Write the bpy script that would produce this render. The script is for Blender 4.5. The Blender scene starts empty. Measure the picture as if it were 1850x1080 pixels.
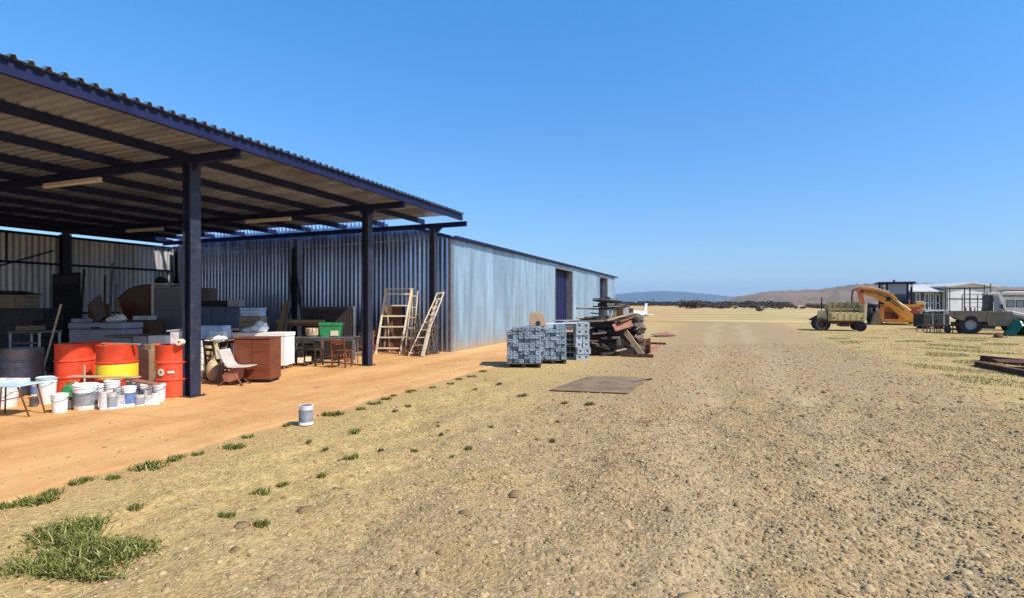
import bpy, bmesh, math, random
import numpy as np
from mathutils import Vector, Matrix, Euler

R = math.radians
rnd = random.Random(11)
npr = np.random.default_rng(5)
SC = bpy.context.scene
COL = SC.collection

# ---------------------------------------------------------------- camera calibration
F, CX, HZ, EYE = 990.0, 925.0, 548.0, 1.6
YAW = math.atan(375 / 990)
cs, sn = math.cos(YAW), math.sin(YAW)

def W(px, z):
    xr = (px - CX) / F * z
    return (xr * cs - z * sn, xr * sn + z * cs)

def G(px, py):
    return W(px, F * EYE / (py - HZ))

def H(py, z):
    return EYE + (HZ - py) / F * z

def ZB(py):
    return F * EYE / (py - HZ)

# ---------------------------------------------------------------- materials
class NT:
    def __init__(s, name):
        s.m = bpy.data.materials.new(name)
        s.m.use_nodes = True
        s.t = s.m.node_tree
        s.b = s.t.nodes['Principled BSDF']
    def n(s, typ, **kw):
        nd = s.t.nodes.new(typ)
        for k, v in kw.items():
            setattr(nd, k, v)
        return nd
    def l(s, a, b):
        s.t.links.new(a, b)
    def val(s, sock, v):
        if isinstance(v, bpy.types.NodeSocket):
            s.l(v, sock)
        else:
            sock.default_value = v
    def math(s, op, a, b=0.0, c=0.0):
        nd = s.n('ShaderNodeMath', operation=op)
        s.val(nd.inputs[0], a); s.val(nd.inputs[1], b); s.val(nd.inputs[2], c)
        return nd.outputs[0]
    def mix(s, fac, a, b, blend='MIX'):
        nd = s.n('ShaderNodeMix', data_type='RGBA', blend_type=blend)
        s.val(nd.inputs[0], fac)
        for sock, v in ((nd.inputs[6], a), (nd.inputs[7], b)):
            if isinstance(v, (tuple, list)):
                v = (v[0], v[1], v[2], 1)
            s.val(sock, v)
        return nd.outputs[2]
    def ramp(s, x, a, b, smooth=True):
        nd = s.n('ShaderNodeMapRange', interpolation_type='SMOOTHSTEP' if smooth else 'LINEAR')
        s.val(nd.inputs[0], x); nd.inputs[1].default_value = a; nd.inputs[2].default_value = b
        return nd.outputs[0]
    def noise(s, vec, scale, detail=4, rough=.6, w=None, dim='3D'):
        nd = s.n('ShaderNodeTexNoise', noise_dimensions='4D' if w is not None else '3D')
        s.l(vec, nd.inputs['Vector'])
        nd.inputs['Scale'].default_value = scale
        nd.inputs['Detail'].default_value = detail
        nd.inputs['Roughness'].default_value = rough
        if w is not None:
            s.l(w, nd.inputs['W'])
        return nd.outputs['Fac']
    def bump(s, h, strength, dist):
        nd = s.n('ShaderNodeBump')
        s.l(h, nd.inputs['Height'])
        nd.inputs['Strength'].default_value = strength
        nd.inputs['Distance'].default_value = dist
        s.l(nd.outputs[0], s.b.inputs['Normal'])
    def scaled(s, vec, sx, sy, sz):
        nd = s.n('ShaderNodeMapping')
        s.l(vec, nd.inputs[0])
        nd.inputs['Scale'].default_value = (sx, sy, sz)
        return nd.outputs[0]

def mat(name, col, rough=.6, metal=0.0, var=.25, scale=4.0, bump=.15, bscale=35.0, dirt=None,
        dirt_amt=.45, stretch=(1, 1, 1), alt=None, spec=.5, vein=0.0):
    """painted / wooden / metal surface with wear: two noises vary the colour, a third the bump"""
    q = NT(name)
    tc = q.n('ShaderNodeTexCoord').outputs['Object']
    oi = q.n('ShaderNodeObjectInfo').outputs['Random']
    w = q.math('MULTIPLY', oi, 37.0)
    v = q.scaled(tc, *stretch)
    n1 = q.noise(v, scale, 5, .65, w)
    n2 = q.noise(v, scale * 5.3, 3, .6, w)
    lo = tuple(c * (1 - var) for c in col)
    hi = alt or tuple(min(1, c * (1 + var)) for c in col)
    f = q.math('ADD', q.math('MULTIPLY', n1, .65), q.math('MULTIPLY', n2, .35))
    c = q.mix(q.ramp(f, .36, .64), lo, hi)
    if vein:
        wv = q.noise(q.scaled(tc, stretch[0] * 3, stretch[1] * 3, stretch[2] * 3), 30, 3, .7, w)
        c = q.mix(q.math('MULTIPLY', q.ramp(wv, .45, .62), vein), c, tuple(x * .45 for x in col))
    if dirt:
        n3 = q.noise(tc, scale * 1.7, 6, .72, w)
        c = q.mix(q.math('MULTIPLY', q.ramp(n3, .5, .72), dirt_amt), c, dirt)
    # every copy a touch lighter or darker
    hs = q.n('ShaderNodeHueSaturation')
    q.l(c, hs.inputs['Color'])
    q.l(q.math('MULTIPLY_ADD', oi, .24, .88), hs.inputs['Value'])
    q.l(hs.outputs[0], q.b.inputs['Base Color'])
    q.l(q.math('MULTIPLY_ADD', n2, .3, rough - .15), q.b.inputs['Roughness'])
    q.b.inputs['Metallic'].default_value = metal
    q.b.inputs['Specular IOR Level'].default_value = spec
    if bump:
        q.bump(q.noise(v, bscale, 4, .65, w), bump, .01)
    return q.m

DUST = (.50, .28, .12)
RUST = (.16, .055, .025)
M = {}
M['navy'] = mat('navy_painted_steel', (.009, .013, .060), .6, 0, .3, 3, .08, 20, dirt=(.02, .02, .035), dirt_amt=.5, spec=.25)
M['navycol'] = mat('worn_column_paint', (.016, .019, .038), .5, 0, .35, 3, .08, 20, dirt=(.09, .08, .08), dirt_amt=.6)
M['orange'] = mat('orange_red_drum_paint', (.74, .068, .024), .45, 0, .2, 3, .1, 12, dirt=(.45, .07, .025), dirt_amt=.5)
M['yellow'] = mat('yellow_drum_band', (.85, .62, .03), .5, 0, .1, 4, .05, 12, dirt=(.7, .4, .05), dirt_amt=.4)
M['cream'] = mat('cream_mark', (.78, .66, .46), .6, 0, .1, 6)
M['greydrum'] = mat('galvanised_drum', (.22, .23, .25), .45, .35, .3, 3, .1, 14, dirt=(.12, .10, .09), dirt_amt=.6)
M['white'] = mat('white_plastic', (.80, .79, .75), .45, 0, .06, 5, .04, 30, dirt=(.5, .42, .33), dirt_amt=.35)
M['whitedirty'] = mat('grubby_white_paint', (.66, .65, .63), .5, 0, .2, 7, .1, 30, dirt=(.16, .14, .13), dirt_amt=.75)
M['tin'] = mat('tinplate', (.46, .47, .49), .35, .8, .2, 8, .05, 30, dirt=(.18, .15, .13), dirt_amt=.5)
M['paleblue'] = mat('pale_blue_plastic', (.42, .58, .72), .45, 0, .1, 5, dirt=(.4, .4, .38), dirt_amt=.3)
M['green'] = mat('green_plastic', (.03, .27, .095), .4, 0, .25, 6, .1, 25, dirt=(.2, .3, .2), dirt_amt=.3)
M['darkgreen'] = mat('dark_green_sheet', (.006, .095, .038), .25, 0, .4, 3, .2, 6, spec=.7)
M['greylabel'] = mat('grey_label', (.26, .27, .28), .6, 0, .3, 9, dirt=(.1, .09, .09))
M['bluelabel'] = mat('blue_label', (.10, .17, .36), .5, 0, .3, 14, dirt=(.6, .6, .6), dirt_amt=.5)
M['black'] = mat('black_rubber', (.012, .011, .011), .75, 0, .35, 5, .2, 40, dirt=(.04, .03, .024), dirt_amt=.5)
M['blackpanel'] = mat('black_board_paint', (.012, .012, .013), .8, 0, .3, 3, .05, 20, dirt=(.05, .05, .05))
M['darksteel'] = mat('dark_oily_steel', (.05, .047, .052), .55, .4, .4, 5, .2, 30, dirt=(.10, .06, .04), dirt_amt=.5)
M['steel'] = mat('bare_grey_steel', (.32, .32, .33), .4, .7, .25, 5, .1, 30, dirt=(.16, .12, .10), dirt_amt=.5)
M['rust'] = mat('rusty_steel', (.13, .045, .024), .85, .05, .4, 6, .3, 40, dirt=(.05, .02, .015), dirt_amt=.5)
M['rustpink'] = mat('faded_red_oxide', (.33, .13, .085), .8, 0, .25, 6, .2, 40, dirt=(.16, .07, .045), dirt_amt=.6)
M['redwood'] = mat('red_brown_veneer', (.20, .052, .020), .45, 0, .3, 2.2, .06, 30, dirt=(.12, .035, .015), dirt_amt=.6, stretch=(1, 1, 6), vein=.35)
M['brownwood'] = mat('brown_wood', (.19, .088, .04), .6, 0, .3, 2.5, .15, 40, dirt=(.06, .03, .02), stretch=(1, 1, 5), vein=.4)
M['darkwood'] = mat('dark_weathered_timber', (.036, .026, .021), .85, 0, .45, 3, .5, 25, dirt=(.02, .016, .014), stretch=(1, 7, 7), vein=.5)
M['greywood'] = mat('grey_weathered_timber', (.20, .155, .12), .85, 0, .35, 3, .5, 25, dirt=(.08, .055, .04), stretch=(1, 7, 7), vein=.5)
M['palewood'] = mat('pale_timber', (.52, .38, .22), .75, 0, .2, 3, .3, 30, dirt=(.28, .18, .10), stretch=(1, 7, 7), vein=.4)
M['crate'] = mat('crate_wood', (.33, .225, .12), .75, 0, .25, 3, .3, 30, dirt=(.16, .10, .06), stretch=(5, 5, 1), vein=.4)
M['ladder'] = mat('cream_ladder_paint', (.72, .60, .42), .55, 0, .15, 6, .08, 30, dirt=(.45, .30, .18), dirt_amt=.5)
M['carton'] = mat('carton_board', (.36, .24, .14), .8, 0, .15, 5, .05, 40, dirt=(.2, .13, .08))
M['greycarton'] = mat('grey_box_paint', (.36, .35, .35), .7, 0, .15, 5, .05, 40, dirt=(.25, .2, .17))
M['greychest'] = mat('grey_enamel', (.33, .34, .37), .45, 0, .12, 3, .04, 20, dirt=(.2, .18, .17), dirt_amt=.5)
M['fridge'] = mat('dark_grey_enamel', (.15, .15, .16), .5, 0, .15, 3, .04, 20)
M['bluesteel'] = mat('blue_grey_cabinet_paint', (.085, .11, .18), .5, 0, .2, 3, .04, 20, dirt=(.05, .05, .05))
M['sack'] = mat('beige_sacking', (.50, .39, .25), .9, 0, .2, 6, .5, 60, dirt=(.27, .19, .12))
M['chairshell'] = mat('grey_white_shell', (.58, .53, .47), .5, 0, .12, 5, .05, 30, dirt=(.36, .27, .18), dirt_amt=.5)
M['lampgrey'] = mat('lamp_enamel', (.62, .56, .50), .5, 0, .08, 5)
M['concrete'] = mat('blue_grey_concrete', (.22, .265, .31), .9, 0, .4, 7, .5, 30, dirt=(.09, .10, .12), dirt_amt=.7)
M['concretelight'] = mat('pale_concrete', (.38, .42, .45), .9, 0, .3, 7, .5, 30, dirt=(.2, .2, .2), dirt_amt=.5)
M['plate'] = mat('brown_steel_sheet', (.23, .155, .09), .9, 0, .3, 2.5, .3, 60, dirt=(.33, .235, .13), dirt_amt=.85, spec=.15)
M['digger'] = mat('orange_yellow_machine_paint', (.74, .28, .025), .5, 0, .2, 1.3, .06, 12, dirt=(.36, .13, .03), dirt_amt=.55)
M['diggerdeep'] = mat('orange_machine_paint', (.52, .13, .03), .55, 0, .2, 1.3, .06, 12, dirt=(.2, .06, .025), dirt_amt=.55)
M['khaki'] = mat('faded_khaki_paint', (.38, .28, .105), .7, 0, .25, 2, .1, 14, dirt=(.16, .10, .05), dirt_amt=.5)
M['khakilight'] = mat('sun_bleached_khaki_paint', (.66, .49, .21), .7, 0, .15, 2, .1, 14, dirt=(.35, .23, .1), dirt_amt=.5)
M['truckpaint'] = mat('dull_khaki_grey_paint', (.23, .17, .105), .6, 0, .2, 1.5, .06, 14, dirt=(.17, .16, .035), dirt_amt=.5)
M['vanwhite'] = mat('weathered_white_paint', (.82, .72, .57), .5, 0, .1, 2, .04, 14, dirt=(.42, .33, .25), dirt_amt=.4)
M['housewall'] = mat('house_white_wall', (.62, .62, .60), .8, 0, .08, .8, .1, 8, dirt=(.4, .36, .3), dirt_amt=.35)
M['houseroof'] = mat('pale_sheet_roof', (.52, .50, .47), .6, .1, .12, .8, .05, 8, dirt=(.34, .28, .22))
M['housedark'] = mat('dark_timber_wall', (.06, .058, .06), .7, 0, .2, .8, .1, 8)
M['planewhite'] = mat('white_aircraft_paint', (.60, .59, .57), .4, 0, .04, 2, 0)
M['rubbish'] = mat('grey_mixed_scrap', (.10, .078, .062), .8, .0, .5, 6, .4, 30, dirt=(.06, .04, .03), dirt_amt=.6)

def glass(name, col):
    q = NT(name)
    q.b.inputs['Base Color'].default_value = (*col, 1)
    q.b.inputs['Roughness'].default_value = .08
    q.b.inputs['Specular IOR Level'].default_value = .8
    return q.m
M['glass'] = glass('dark_window_glass', (.02, .028, .05))
M['glasslight'] = glass('pale_window_glass', (.22, .27, .30))

def galv(name, col, metal, rough, streak=(6, 6, .5), dirt=(.30, .26, .22), amt=.4, warm=None, axis=1, lap=.76, fine=.22):
    q = NT(name)
    tc = q.n('ShaderNodeTexCoord').outputs['Object']
    st = q.scaled(tc, *streak)
    n1 = q.noise(st, 1.6, 6, .65)
    n2 = q.noise(tc, 45, 3, .5)
    n3 = q.noise(tc, .45, 4, .6)
    c = q.mix(q.ramp(n1, .35, .68), tuple(x * .74 for x in col), tuple(min(1, x * 1.16) for x in col))
    c = q.mix(q.math('MULTIPLY', q.ramp(n2, .4, .7), fine), c, tuple(x * .7 for x in col))
    c = q.mix(q.math('MULTIPLY', q.ramp(n3, .48, .72), amt), c, dirt)
    sp = q.n('ShaderNodeSeparateXYZ'); q.l(tc, sp.inputs[0])
    u = q.math('DIVIDE', sp.outputs[axis], lap)
    wn = q.n('ShaderNodeTexWhiteNoise', noise_dimensions='1D'); q.l(q.math('FLOOR', u), wn.inputs['W'])
    c = q.mix(1.0, c, q.mix(wn.outputs['Value'], (.80, .80, .82), (1.12, 1.12, 1.1)), 'MULTIPLY')
    fr_ = q.math('FRACT', u)
    c = q.mix(q.math('MULTIPLY', q.ramp(fr_, .045, .0), .45), c, tuple(x * .35 for x in col))
    if warm:   # base colour grows warmer towards the foot of the wall
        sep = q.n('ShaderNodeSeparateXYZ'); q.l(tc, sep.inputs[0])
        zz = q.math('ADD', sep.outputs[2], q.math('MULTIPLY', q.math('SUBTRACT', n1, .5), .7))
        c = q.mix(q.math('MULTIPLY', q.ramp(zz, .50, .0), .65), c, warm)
    q.l(c, q.b.inputs['Base Color'])
    q.b.inputs['Metallic'].default_value = metal
    q.l(q.math('MULTIPLY_ADD', n1, .25, rough - .12), q.b.inputs['Roughness'])
    q.bump(q.noise(st, 5, 4, .6), .08, .01)
    return q.m
M['galvroof'] = galv('galvanised_roof_sheet', (.54, .64, .80), .5, .26, (.25, 1.1, 1), fine=.06)
M['galvend'] = galv('galvanised_end_wall', axis=0, col=(.36, .42, .60), metal=.92, rough=.2, streak=(4, 4, .35), dirt=(.24, .28, .42))
M['galvback'] = galv('galvanised_back_wall', (.64, .63, .63), .35, .45, (4, 4, .35))
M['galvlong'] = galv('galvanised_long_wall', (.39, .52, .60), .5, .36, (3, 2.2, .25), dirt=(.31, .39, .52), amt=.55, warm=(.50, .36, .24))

# ---------------------------------------------------------------- mesh builder
class MB:
    def __init__(s):
        s.v = []; s.f = []
    def add(s, vs, fs, Mx=None):
        o = len(s.v)
        for p in vs:
            p = Vector(p)
            s.v.append(tuple(Mx @ p) if Mx is not None else tuple(p))
        s.f += [tuple(i + o for i in f) for f in fs]
        return s
    def box(s, x0, x1, y0, y1, z0, z1, Mx=None):
        vs = [(x0, y0, z0), (x1, y0, z0), (x1, y1, z0), (x0, y1, z0), (x0, y0, z1), (x1, y0, z1), (x1, y1, z1), (x0, y1, z1)]
        return s.add(vs, [(3, 2, 1, 0), (4, 5, 6, 7), (0, 1, 5, 4), (1, 2, 6, 5), (2, 3, 7, 6), (3, 0, 4, 7)], Mx)
    def bar(s, p, q, w, h, up=(0, 0, 1)):
        p, q = Vector(p), Vector(q)
        d = q - p; L = d.length; d.normalize()
        up = Vector(up)
        if abs(d.dot(up)) > .98:
            up = Vector((0, 1, 0))
        sx = d.cross(up).normalized(); sz = sx.cross(d)
        Mx = Matrix((( *d, ), ( *sx, ), ( *sz, ))).transposed().to_4x4()
        Mx.translation = p
        return s.box(0, L, -w / 2, w / 2, -h / 2, h / 2, Mx)
    def tube(s, p, q, r, n=8, r2=None):
        p, q = Vector(p), Vector(q)
        d = (q - p).normalized()
        up = Vector((0, 0, 1)) if abs(d.z) < .95 else Vector((1, 0, 0))
        a = d.cross(up).normalized(); b = a.cross(d)
        r2 = r if r2 is None else r2
        vs = []
        for c, rr in ((p, r), (q, r2)):
            for i in range(n):
                t = 2 * math.pi * i / n
                vs.append(c + a * (rr * math.cos(t)) + b * (rr * math.sin(t)))
        fs = [(i, (i + 1) % n, n + (i + 1) % n, n + i) for i in range(n)]
        fs += [tuple(range(n - 1, -1, -1)), tuple(range(n, 2 * n))]
        return s.add(vs, fs)
    def path(s, pts, r, n=6):
        for a, b in zip(pts, pts[1:]):
            s.tube(a, b, r, n)
        return s
    def lathe(s, prof, n=24, Mx=None, cap=True):
        vs = []; fs = []
        for r, z in prof:
            for i in range(n):
                t = 2 * math.pi * i / n
                vs.append((r * math.cos(t), r * math.sin(t), z))
        for k in range(len(prof) - 1):
            for i in range(n):
                j = (i + 1) % n
                fs.append((k * n + i, k * n + j, (k + 1) * n + j, (k + 1) * n + i))
        if cap:
            fs.append(tuple(range(n - 1, -1, -1)))
            m = (len(prof) - 1) * n
            fs.append(tuple(range(m, m + n)))
        return s.add(vs, fs, Mx)
    def prism(s, poly, y0, y1, Mx=None):
        n = len(poly)
        vs = [(x, y0, z) for x, z in poly] + [(x, y1, z) for x, z in poly]
        fs = [tuple(range(n)), tuple(range(2 * n - 1, n - 1, -1))]
        fs += [(i, n + i, n + (i + 1) % n, (i + 1) % n) for i in range(n)]
        return s.add(vs, fs, Mx)
    def sphere(s, c, rx, ry, rz, seed=0, jit=.0, nu=12, nv=8):
        r_ = random.Random(seed)
        vs = [(c[0], c[1], c[2] - rz)]
        for j in range(1, nv):
            ph = math.pi * j / nv
            for i in range(nu):
                t = 2 * math.pi * i / nu
                k = 1 + r_.uniform(-jit, jit)
                vs.append((c[0] + rx * k * math.sin(ph) * math.cos(t), c[1] + ry * k * math.sin(ph) * math.sin(t), c[2] - rz * k * math.cos(ph)))
        vs.append((c[0], c[1], c[2] + rz))
        fs = [(0, 1 + (i + 1) % nu, 1 + i) for i in range(nu)]
        for j in range(nv - 2):
            for i in range(nu):
                a = 1 + j * nu + i; b = 1 + j * nu + (i + 1) % nu
                fs.append((a, b, b + nu, a + nu))
        e = len(vs) - 1
        fs += [(e, 1 + (nv - 2) * nu + i, 1 + (nv - 2) * nu + (i + 1) % nu) for i in range(nu)]
        return s.add(vs, fs)
    def build(s, name, m, parent=None, bevel=0.0, smooth=False, recalc=True):
        me = bpy.data.meshes.new(name)
        me.from_pydata(s.v, [], s.f)
        if recalc:
            bm = bmesh.new(); bm.from_mesh(me)
            bmesh.ops.recalc_face_normals(bm, faces=bm.faces)
            bm.to_mesh(me); bm.free()
        me.materials.append(m)
        if smooth:
            me.polygons.foreach_set('use_smooth', [True] * len(me.polygons))
            me.set_sharp_from_angle(angle=R(38))
        o = bpy.data.objects.new(name, me)
        COL.objects.link(o)
        if parent is not None:
            o.parent = parent
        if bevel:
            b = o.modifiers.new('edges', 'BEVEL')
            b.width = bevel; b.segments = 2; b.limit_method = 'ANGLE'; b.angle_limit = R(40)
        return o

def npmesh(name, verts, faces, m, parent=None, smooth=False):
    """verts (N,3), faces (K,3|4) numpy"""
    me = bpy.data.meshes.new(name)
    k = faces.shape[1]
    me.vertices.add(len(verts)); me.vertices.foreach_set('co', verts.astype(np.float32).ravel())
    me.loops.add(faces.size); me.loops.foreach_set('vertex_index', faces.astype(np.int32).ravel())
    me.polygons.add(len(faces))
    me.polygons.foreach_set('loop_start', np.arange(0, faces.size, k, dtype=np.int32))
    me.update(calc_edges=True)
    if smooth:
        me.polygons.foreach_set('use_smooth', [True] * len(me.polygons))
    me.materials.append(m)
    o = bpy.data.objects.new(name, me); COL.objects.link(o)
    if parent is not None:
        o.parent = parent
    return o

def tag(o, label=None, cat=None, group=None, kind=None):
    if label: o['label'] = label
    if cat: o['category'] = cat
    if group: o['group'] = group
    if kind: o['kind'] = kind
    return o

def thing(name, label, cat, loc=(0, 0, 0), rz=0.0, group=None):
    o = bpy.data.objects.new(name, None)
    COL.objects.link(o)
    o.empty_display_size = .2
    o.location = loc; o.rotation_euler = (0, 0, rz)
    return tag(o, label, cat, group)

def clone(root, loc, rz=None, label=None, group=None, scale=None):
    r = root.copy(); COL.objects.link(r)
    r.location = loc
    if rz is not None: r.rotation_euler = (0, 0, rz)
    if scale: r.scale = scale
    if label: r['label'] = label
    if group: r['group'] = group
    for ch in list(root.children):
        c = ch.copy(); COL.objects.link(c); c.parent = r
        for g in list(ch.children):
            d = g.copy(); COL.objects.link(d); d.parent = c
    return r

def gl(px, py, z=0.0):
    x, y = G(px, py)
    return (x, y, z)

def wl(px, dist, z=0.0):
    x, y = W(px, dist)
    return (x, y, z)

# ---------------------------------------------------------------- render set-up, sky, sun, camera
SC.view_settings.view_transform = 'Standard'
SC.view_settings.look = 'None'
SC.view_settings.exposure = 0.55
SC.view_settings.gamma = 1
cam = bpy.data.cameras.new('camera')
cam.sensor_width = 36; cam.lens = F / 1850 * 36
cam.shift_y = 8 / 1850
cam.clip_start = .05; cam.clip_end = 60000
co = bpy.data.objects.new('camera', cam); COL.objects.link(co)
co.location = (0, 0, EYE); co.rotation_euler = (R(90), 0, YAW)
SC.camera = co

SUN_EL, SUN_AZ = R(46), R(-12)      # azimuth from +X
wd = bpy.data.worlds.new('World'); SC.world = wd; wd.use_nodes = True
wt = wd.node_tree
sky = wt.nodes.new('ShaderNodeTexSky'); sky.sky_type = 'NISHITA'; sky.sun_disc = False
sky.sun_elevation = SUN_EL; sky.sun_rotation = R(90) - SUN_AZ
sky.altitude = 1400; sky.air_density = 1.15; sky.dust_density = .35; sky.ozone_density = 2.6
sgeo = wt.nodes.new('ShaderNodeTexCoord'); ssep = wt.nodes.new('ShaderNodeSeparateXYZ')
wt.links.new(sgeo.outputs['Generated'], ssep.inputs[0])
sramp = wt.nodes.new('ShaderNodeValToRGB')
sramp.color_ramp.elements[0].position = 0.0; sramp.color_ramp.elements[0].color = (.56, .62, .73, 1)
sramp.color_ramp.elements[1].position = .55; sramp.color_ramp.elements[1].color = (.37, 1.05, 1.46, 1)
e_ = sramp.color_ramp.elements.new(.16); e_.color = (.52, .75, .96, 1)
wt.links.new(ssep.outputs[2], sramp.inputs[0])
smul = wt.nodes.new('ShaderNodeMix'); smul.data_type = 'RGBA'; smul.blend_type = 'MULTIPLY'; smul.inputs[0].default_value = 1
wt.links.new(sky.outputs[0], smul.inputs[6]); wt.links.new(sramp.outputs[0], smul.inputs[7])
wt.links.new(smul.outputs[2], wt.nodes['Background'].inputs[0])
wt.nodes['Background'].inputs[1].default_value = .125
sl = bpy.data.lights.new('sun', 'SUN'); sl.energy = 4.2; sl.angle = R(.5); sl.color = (1, .93, .82)
so = bpy.data.objects.new('sun', sl); COL.objects.link(so)
S = Vector((math.cos(SUN_EL) * math.cos(SUN_AZ), math.cos(SUN_EL) * math.sin(SUN_AZ), math.sin(SUN_EL)))
so.rotation_euler = S.to_track_quat('Z', 'Y').to_euler()
so.location = (20, -5, 30)

# ---------------------------------------------------------------- ground
def ground_mat():
    q = NT('dry_gravel_and_grass')
    tc = q.n('ShaderNodeTexCoord').outputs['Object']
    sep = q.n('ShaderNodeSeparateXYZ'); q.l(tc, sep.inputs[0])
    X, Y = sep.outputs[0], sep.outputs[1]
    nb = q.noise(tc, .35, 5, .6)
    nm = q.noise(tc, 2.2, 5, .65)
    nf = q.noise(tc, 14, 5, .7)
    nff = q.noise(tc, 70, 3, .7)
    wob = q.math('MULTIPLY', q.math('SUBTRACT', nb, .5), 3.2)
    wob2 = q.math('MULTIPLY', q.math('SUBTRACT', nm, .5), 2.2)
    gx = q.math('ADD', X, q.math('ADD', wob, wob2))
    right = q.ramp(gx, 3.5, 4.9)
    left = q.ramp(gx, -1.4, -4.4)
    far = q.ramp(q.math('ADD', Y, wob), 46, 53)
    # gravel
    vor = q.n('ShaderNodeTexVoronoi'); q.l(tc, vor.inputs['Vector']); vor.inputs['Scale'].default_value = 34
    vor2 = q.n('ShaderNodeTexVoronoi'); q.l(tc, vor2.inputs['Vector']); vor2.inputs['Scale'].default_value = 90
    vs = q.n('ShaderNodeSeparateColor'); q.l(vor.outputs['Color'], vs.inputs[0])
    vs2 = q.n('ShaderNodeSeparateColor'); q.l(vor2.outputs['Color'], vs2.inputs[0])
    grav = q.mix(q.ramp(nf, .3, .7), (.34, .23, .108), (.53, .365, .178))
    grav = q.mix(q.math('MULTIPLY', q.ramp(vs.outputs[0], .55, .9), .55), grav, (.52, .365, .185))
    grav = q.mix(q.math('MULTIPLY', q.ramp(vs.outputs[1], .62, .95), .6), grav, (.17, .115, .062))
    grav = q.mix(q.math('MULTIPLY', q.ramp(vs2.outputs[0], .6, .95), .45), grav, (.20, .135, .072))
    grav = q.mix(q.math('MULTIPLY', q.ramp(nm, .5, .7), .45), grav, (.42, .29, .13))
    grav = q.mix(q.math('MULTIPLY', q.ramp(nb, .52, .68), .35), grav, (.35, .25, .155))
    # hollows between the stones and clods, and bald darker spots
    nc = q.noise(q.scaled(tc, 1, 1, 1), 9.5, 3, .62)
    grav = q.mix(q.math('MULTIPLY', q.ramp(nc, .57, .70), .55), grav, (.15, .095, .045))
    nd = q.noise(tc, 26, 2, .55)
    grav = q.mix(q.math('MULTIPLY', q.ramp(nd, .58, .72), .6), grav, (.14, .09, .045))
    npch = q.noise(tc, .8, 4, .6)
    grav = q.mix(q.math('MULTIPLY', q.ramp(npch, .52, .66), .5), grav, (.45, .285, .10))
    # two paler wheel tracks worn down the middle of the yard
    wt_ = q.math('MULTIPLY', q.math('SUBTRACT', q.noise(q.scaled(tc, .12, .12, 1), 1.0, 2, .5), .5), 3.0)
    xt = q.math('ADD', X, q.math('ADD', wt_, q.math('MULTIPLY', q.math('SUBTRACT', nm, .5), .7)))
    tr = q.math('MAXIMUM', q.ramp(q.math('ABSOLUTE', q.math('SUBTRACT', xt, -.35)), .55, .12), q.ramp(q.math('ABSOLUTE', q.math('SUBTRACT', xt, 1.35)), .55, .12))
    grav = q.mix(q.math('MULTIPLY', tr, .28), grav, (.56, .405, .225))
    # straw
    straw = q.mix(q.ramp(nf, .3, .7), (.37, .245, .085), (.63, .445, .18))
    straw = q.mix(q.math('MULTIPLY', q.ramp(nff, .5, .75), .5), straw, (.26, .175, .08))
    straw = q.mix(q.math('MULTIPLY', q.ramp(nm, .52, .68), .5), straw, (.50, .30, .11))
    oliv = q.mix(q.ramp(nf, .35, .65), (.13, .125, .03), (.30, .25, .08))
    n_ol = q.noise(q.scaled(tc, .55, .55, 1), 2.6, 5, .7)
    straw_r = q.mix(q.math('MULTIPLY', q.ramp(n_ol, .52, .64), .75), straw, oliv)
    fld = q.mix(q.ramp(q.noise(q.scaled(tc, .02, .12, 1), 1.4, 5, .6), .35, .65), (.34, .225, .07), (.60, .44, .20))
    fld = q.mix(q.math('MULTIPLY', q.ramp(q.noise(q.scaled(tc, .05, .2, 1), 1.0, 5, .7), .55, .68), .4), fld, (.22, .18, .05))
    # far fields get paler
    c = q.mix(left, grav, straw)
    c = q.mix(right, c, straw_r)
    c = q.mix(far, c, fld)
    # red earth spilling from the slab edge
    red = q.ramp(q.math('ADD', X, q.math('MULTIPLY', q.math('SUBTRACT', nm, .5), 1.5)), -4.6, -5.5)
    c = q.mix(q.math('MULTIPLY', red, .6), c, (.52, .30, .13))
    q.l(c, q.b.inputs['Base Color'])
    q.b.inputs['Roughness'].default_value = .95
    q.b.inputs['Specular IOR Level'].default_value = .2
    h = q.math('ADD', q.math('MULTIPLY', q.math('SUBTRACT', 1.0, vor.outputs['Distance']), .6),
               q.math('ADD', q.math('MULTIPLY', nff, .5), q.math('MULTIPLY', nf, .9)))
    q.bump(h, .6, .03)
    return q.m

xs = np.unique(np.concatenate([-np.geomspace(15500, 42, 26), np.linspace(-40, 40, 81), np.linspace(-5, 10, 251), np.geomspace(42, 15500, 26)]).round(4))
ys = np.concatenate([-np.geomspace(2900, 12, 14), np.linspace(-10, 70, 81), np.linspace(1.5, 15, 226), np.geomspace(72, 11800, 30)])
ys = np.unique(ys.round(4))
XX, YY = np.meshgrid(xs, ys)
_w = [(rnd.uniform(0, 6.28), math.exp(rnd.uniform(math.log(2.5), math.log(38))), rnd.uniform(0, 6.28)) for _ in range(60)]
def ghgt(X, Y):
    z = np.zeros_like(X)
    for a_, k_, p_ in _w:
        z = z + np.sin(k_ * (X * math.cos(a_) + Y * math.sin(a_)) + p_) * .015 / (k_ ** .62)
    sm_ = lambda v, a, b: np.clip((v - a) / (b - a), 0, 1)
    return z * sm_(X, -5.0, -4.3) * sm_(X, 9.5, 8) * sm_(Y, 1.5, 2.5) * sm_(Y, 12.2, 10.2) * sm_(np.hypot(X + 1.95, Y - 10.6), 1.5, 2.3)
ZZ = ghgt(XX, YY)
gv = np.stack([XX, YY, ZZ], -1).reshape(-1, 3)
nx, ny = len(xs), len(ys)
ii, jj = np.meshgrid(np.arange(nx - 1), np.arange(ny - 1))
a = (jj * nx + ii).ravel()
gf = np.stack([a, a + 1, a + 1 + nx, a + nx], -1)
tag(npmesh('ground', gv, gf, ground_mat()), kind='structure')

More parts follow.
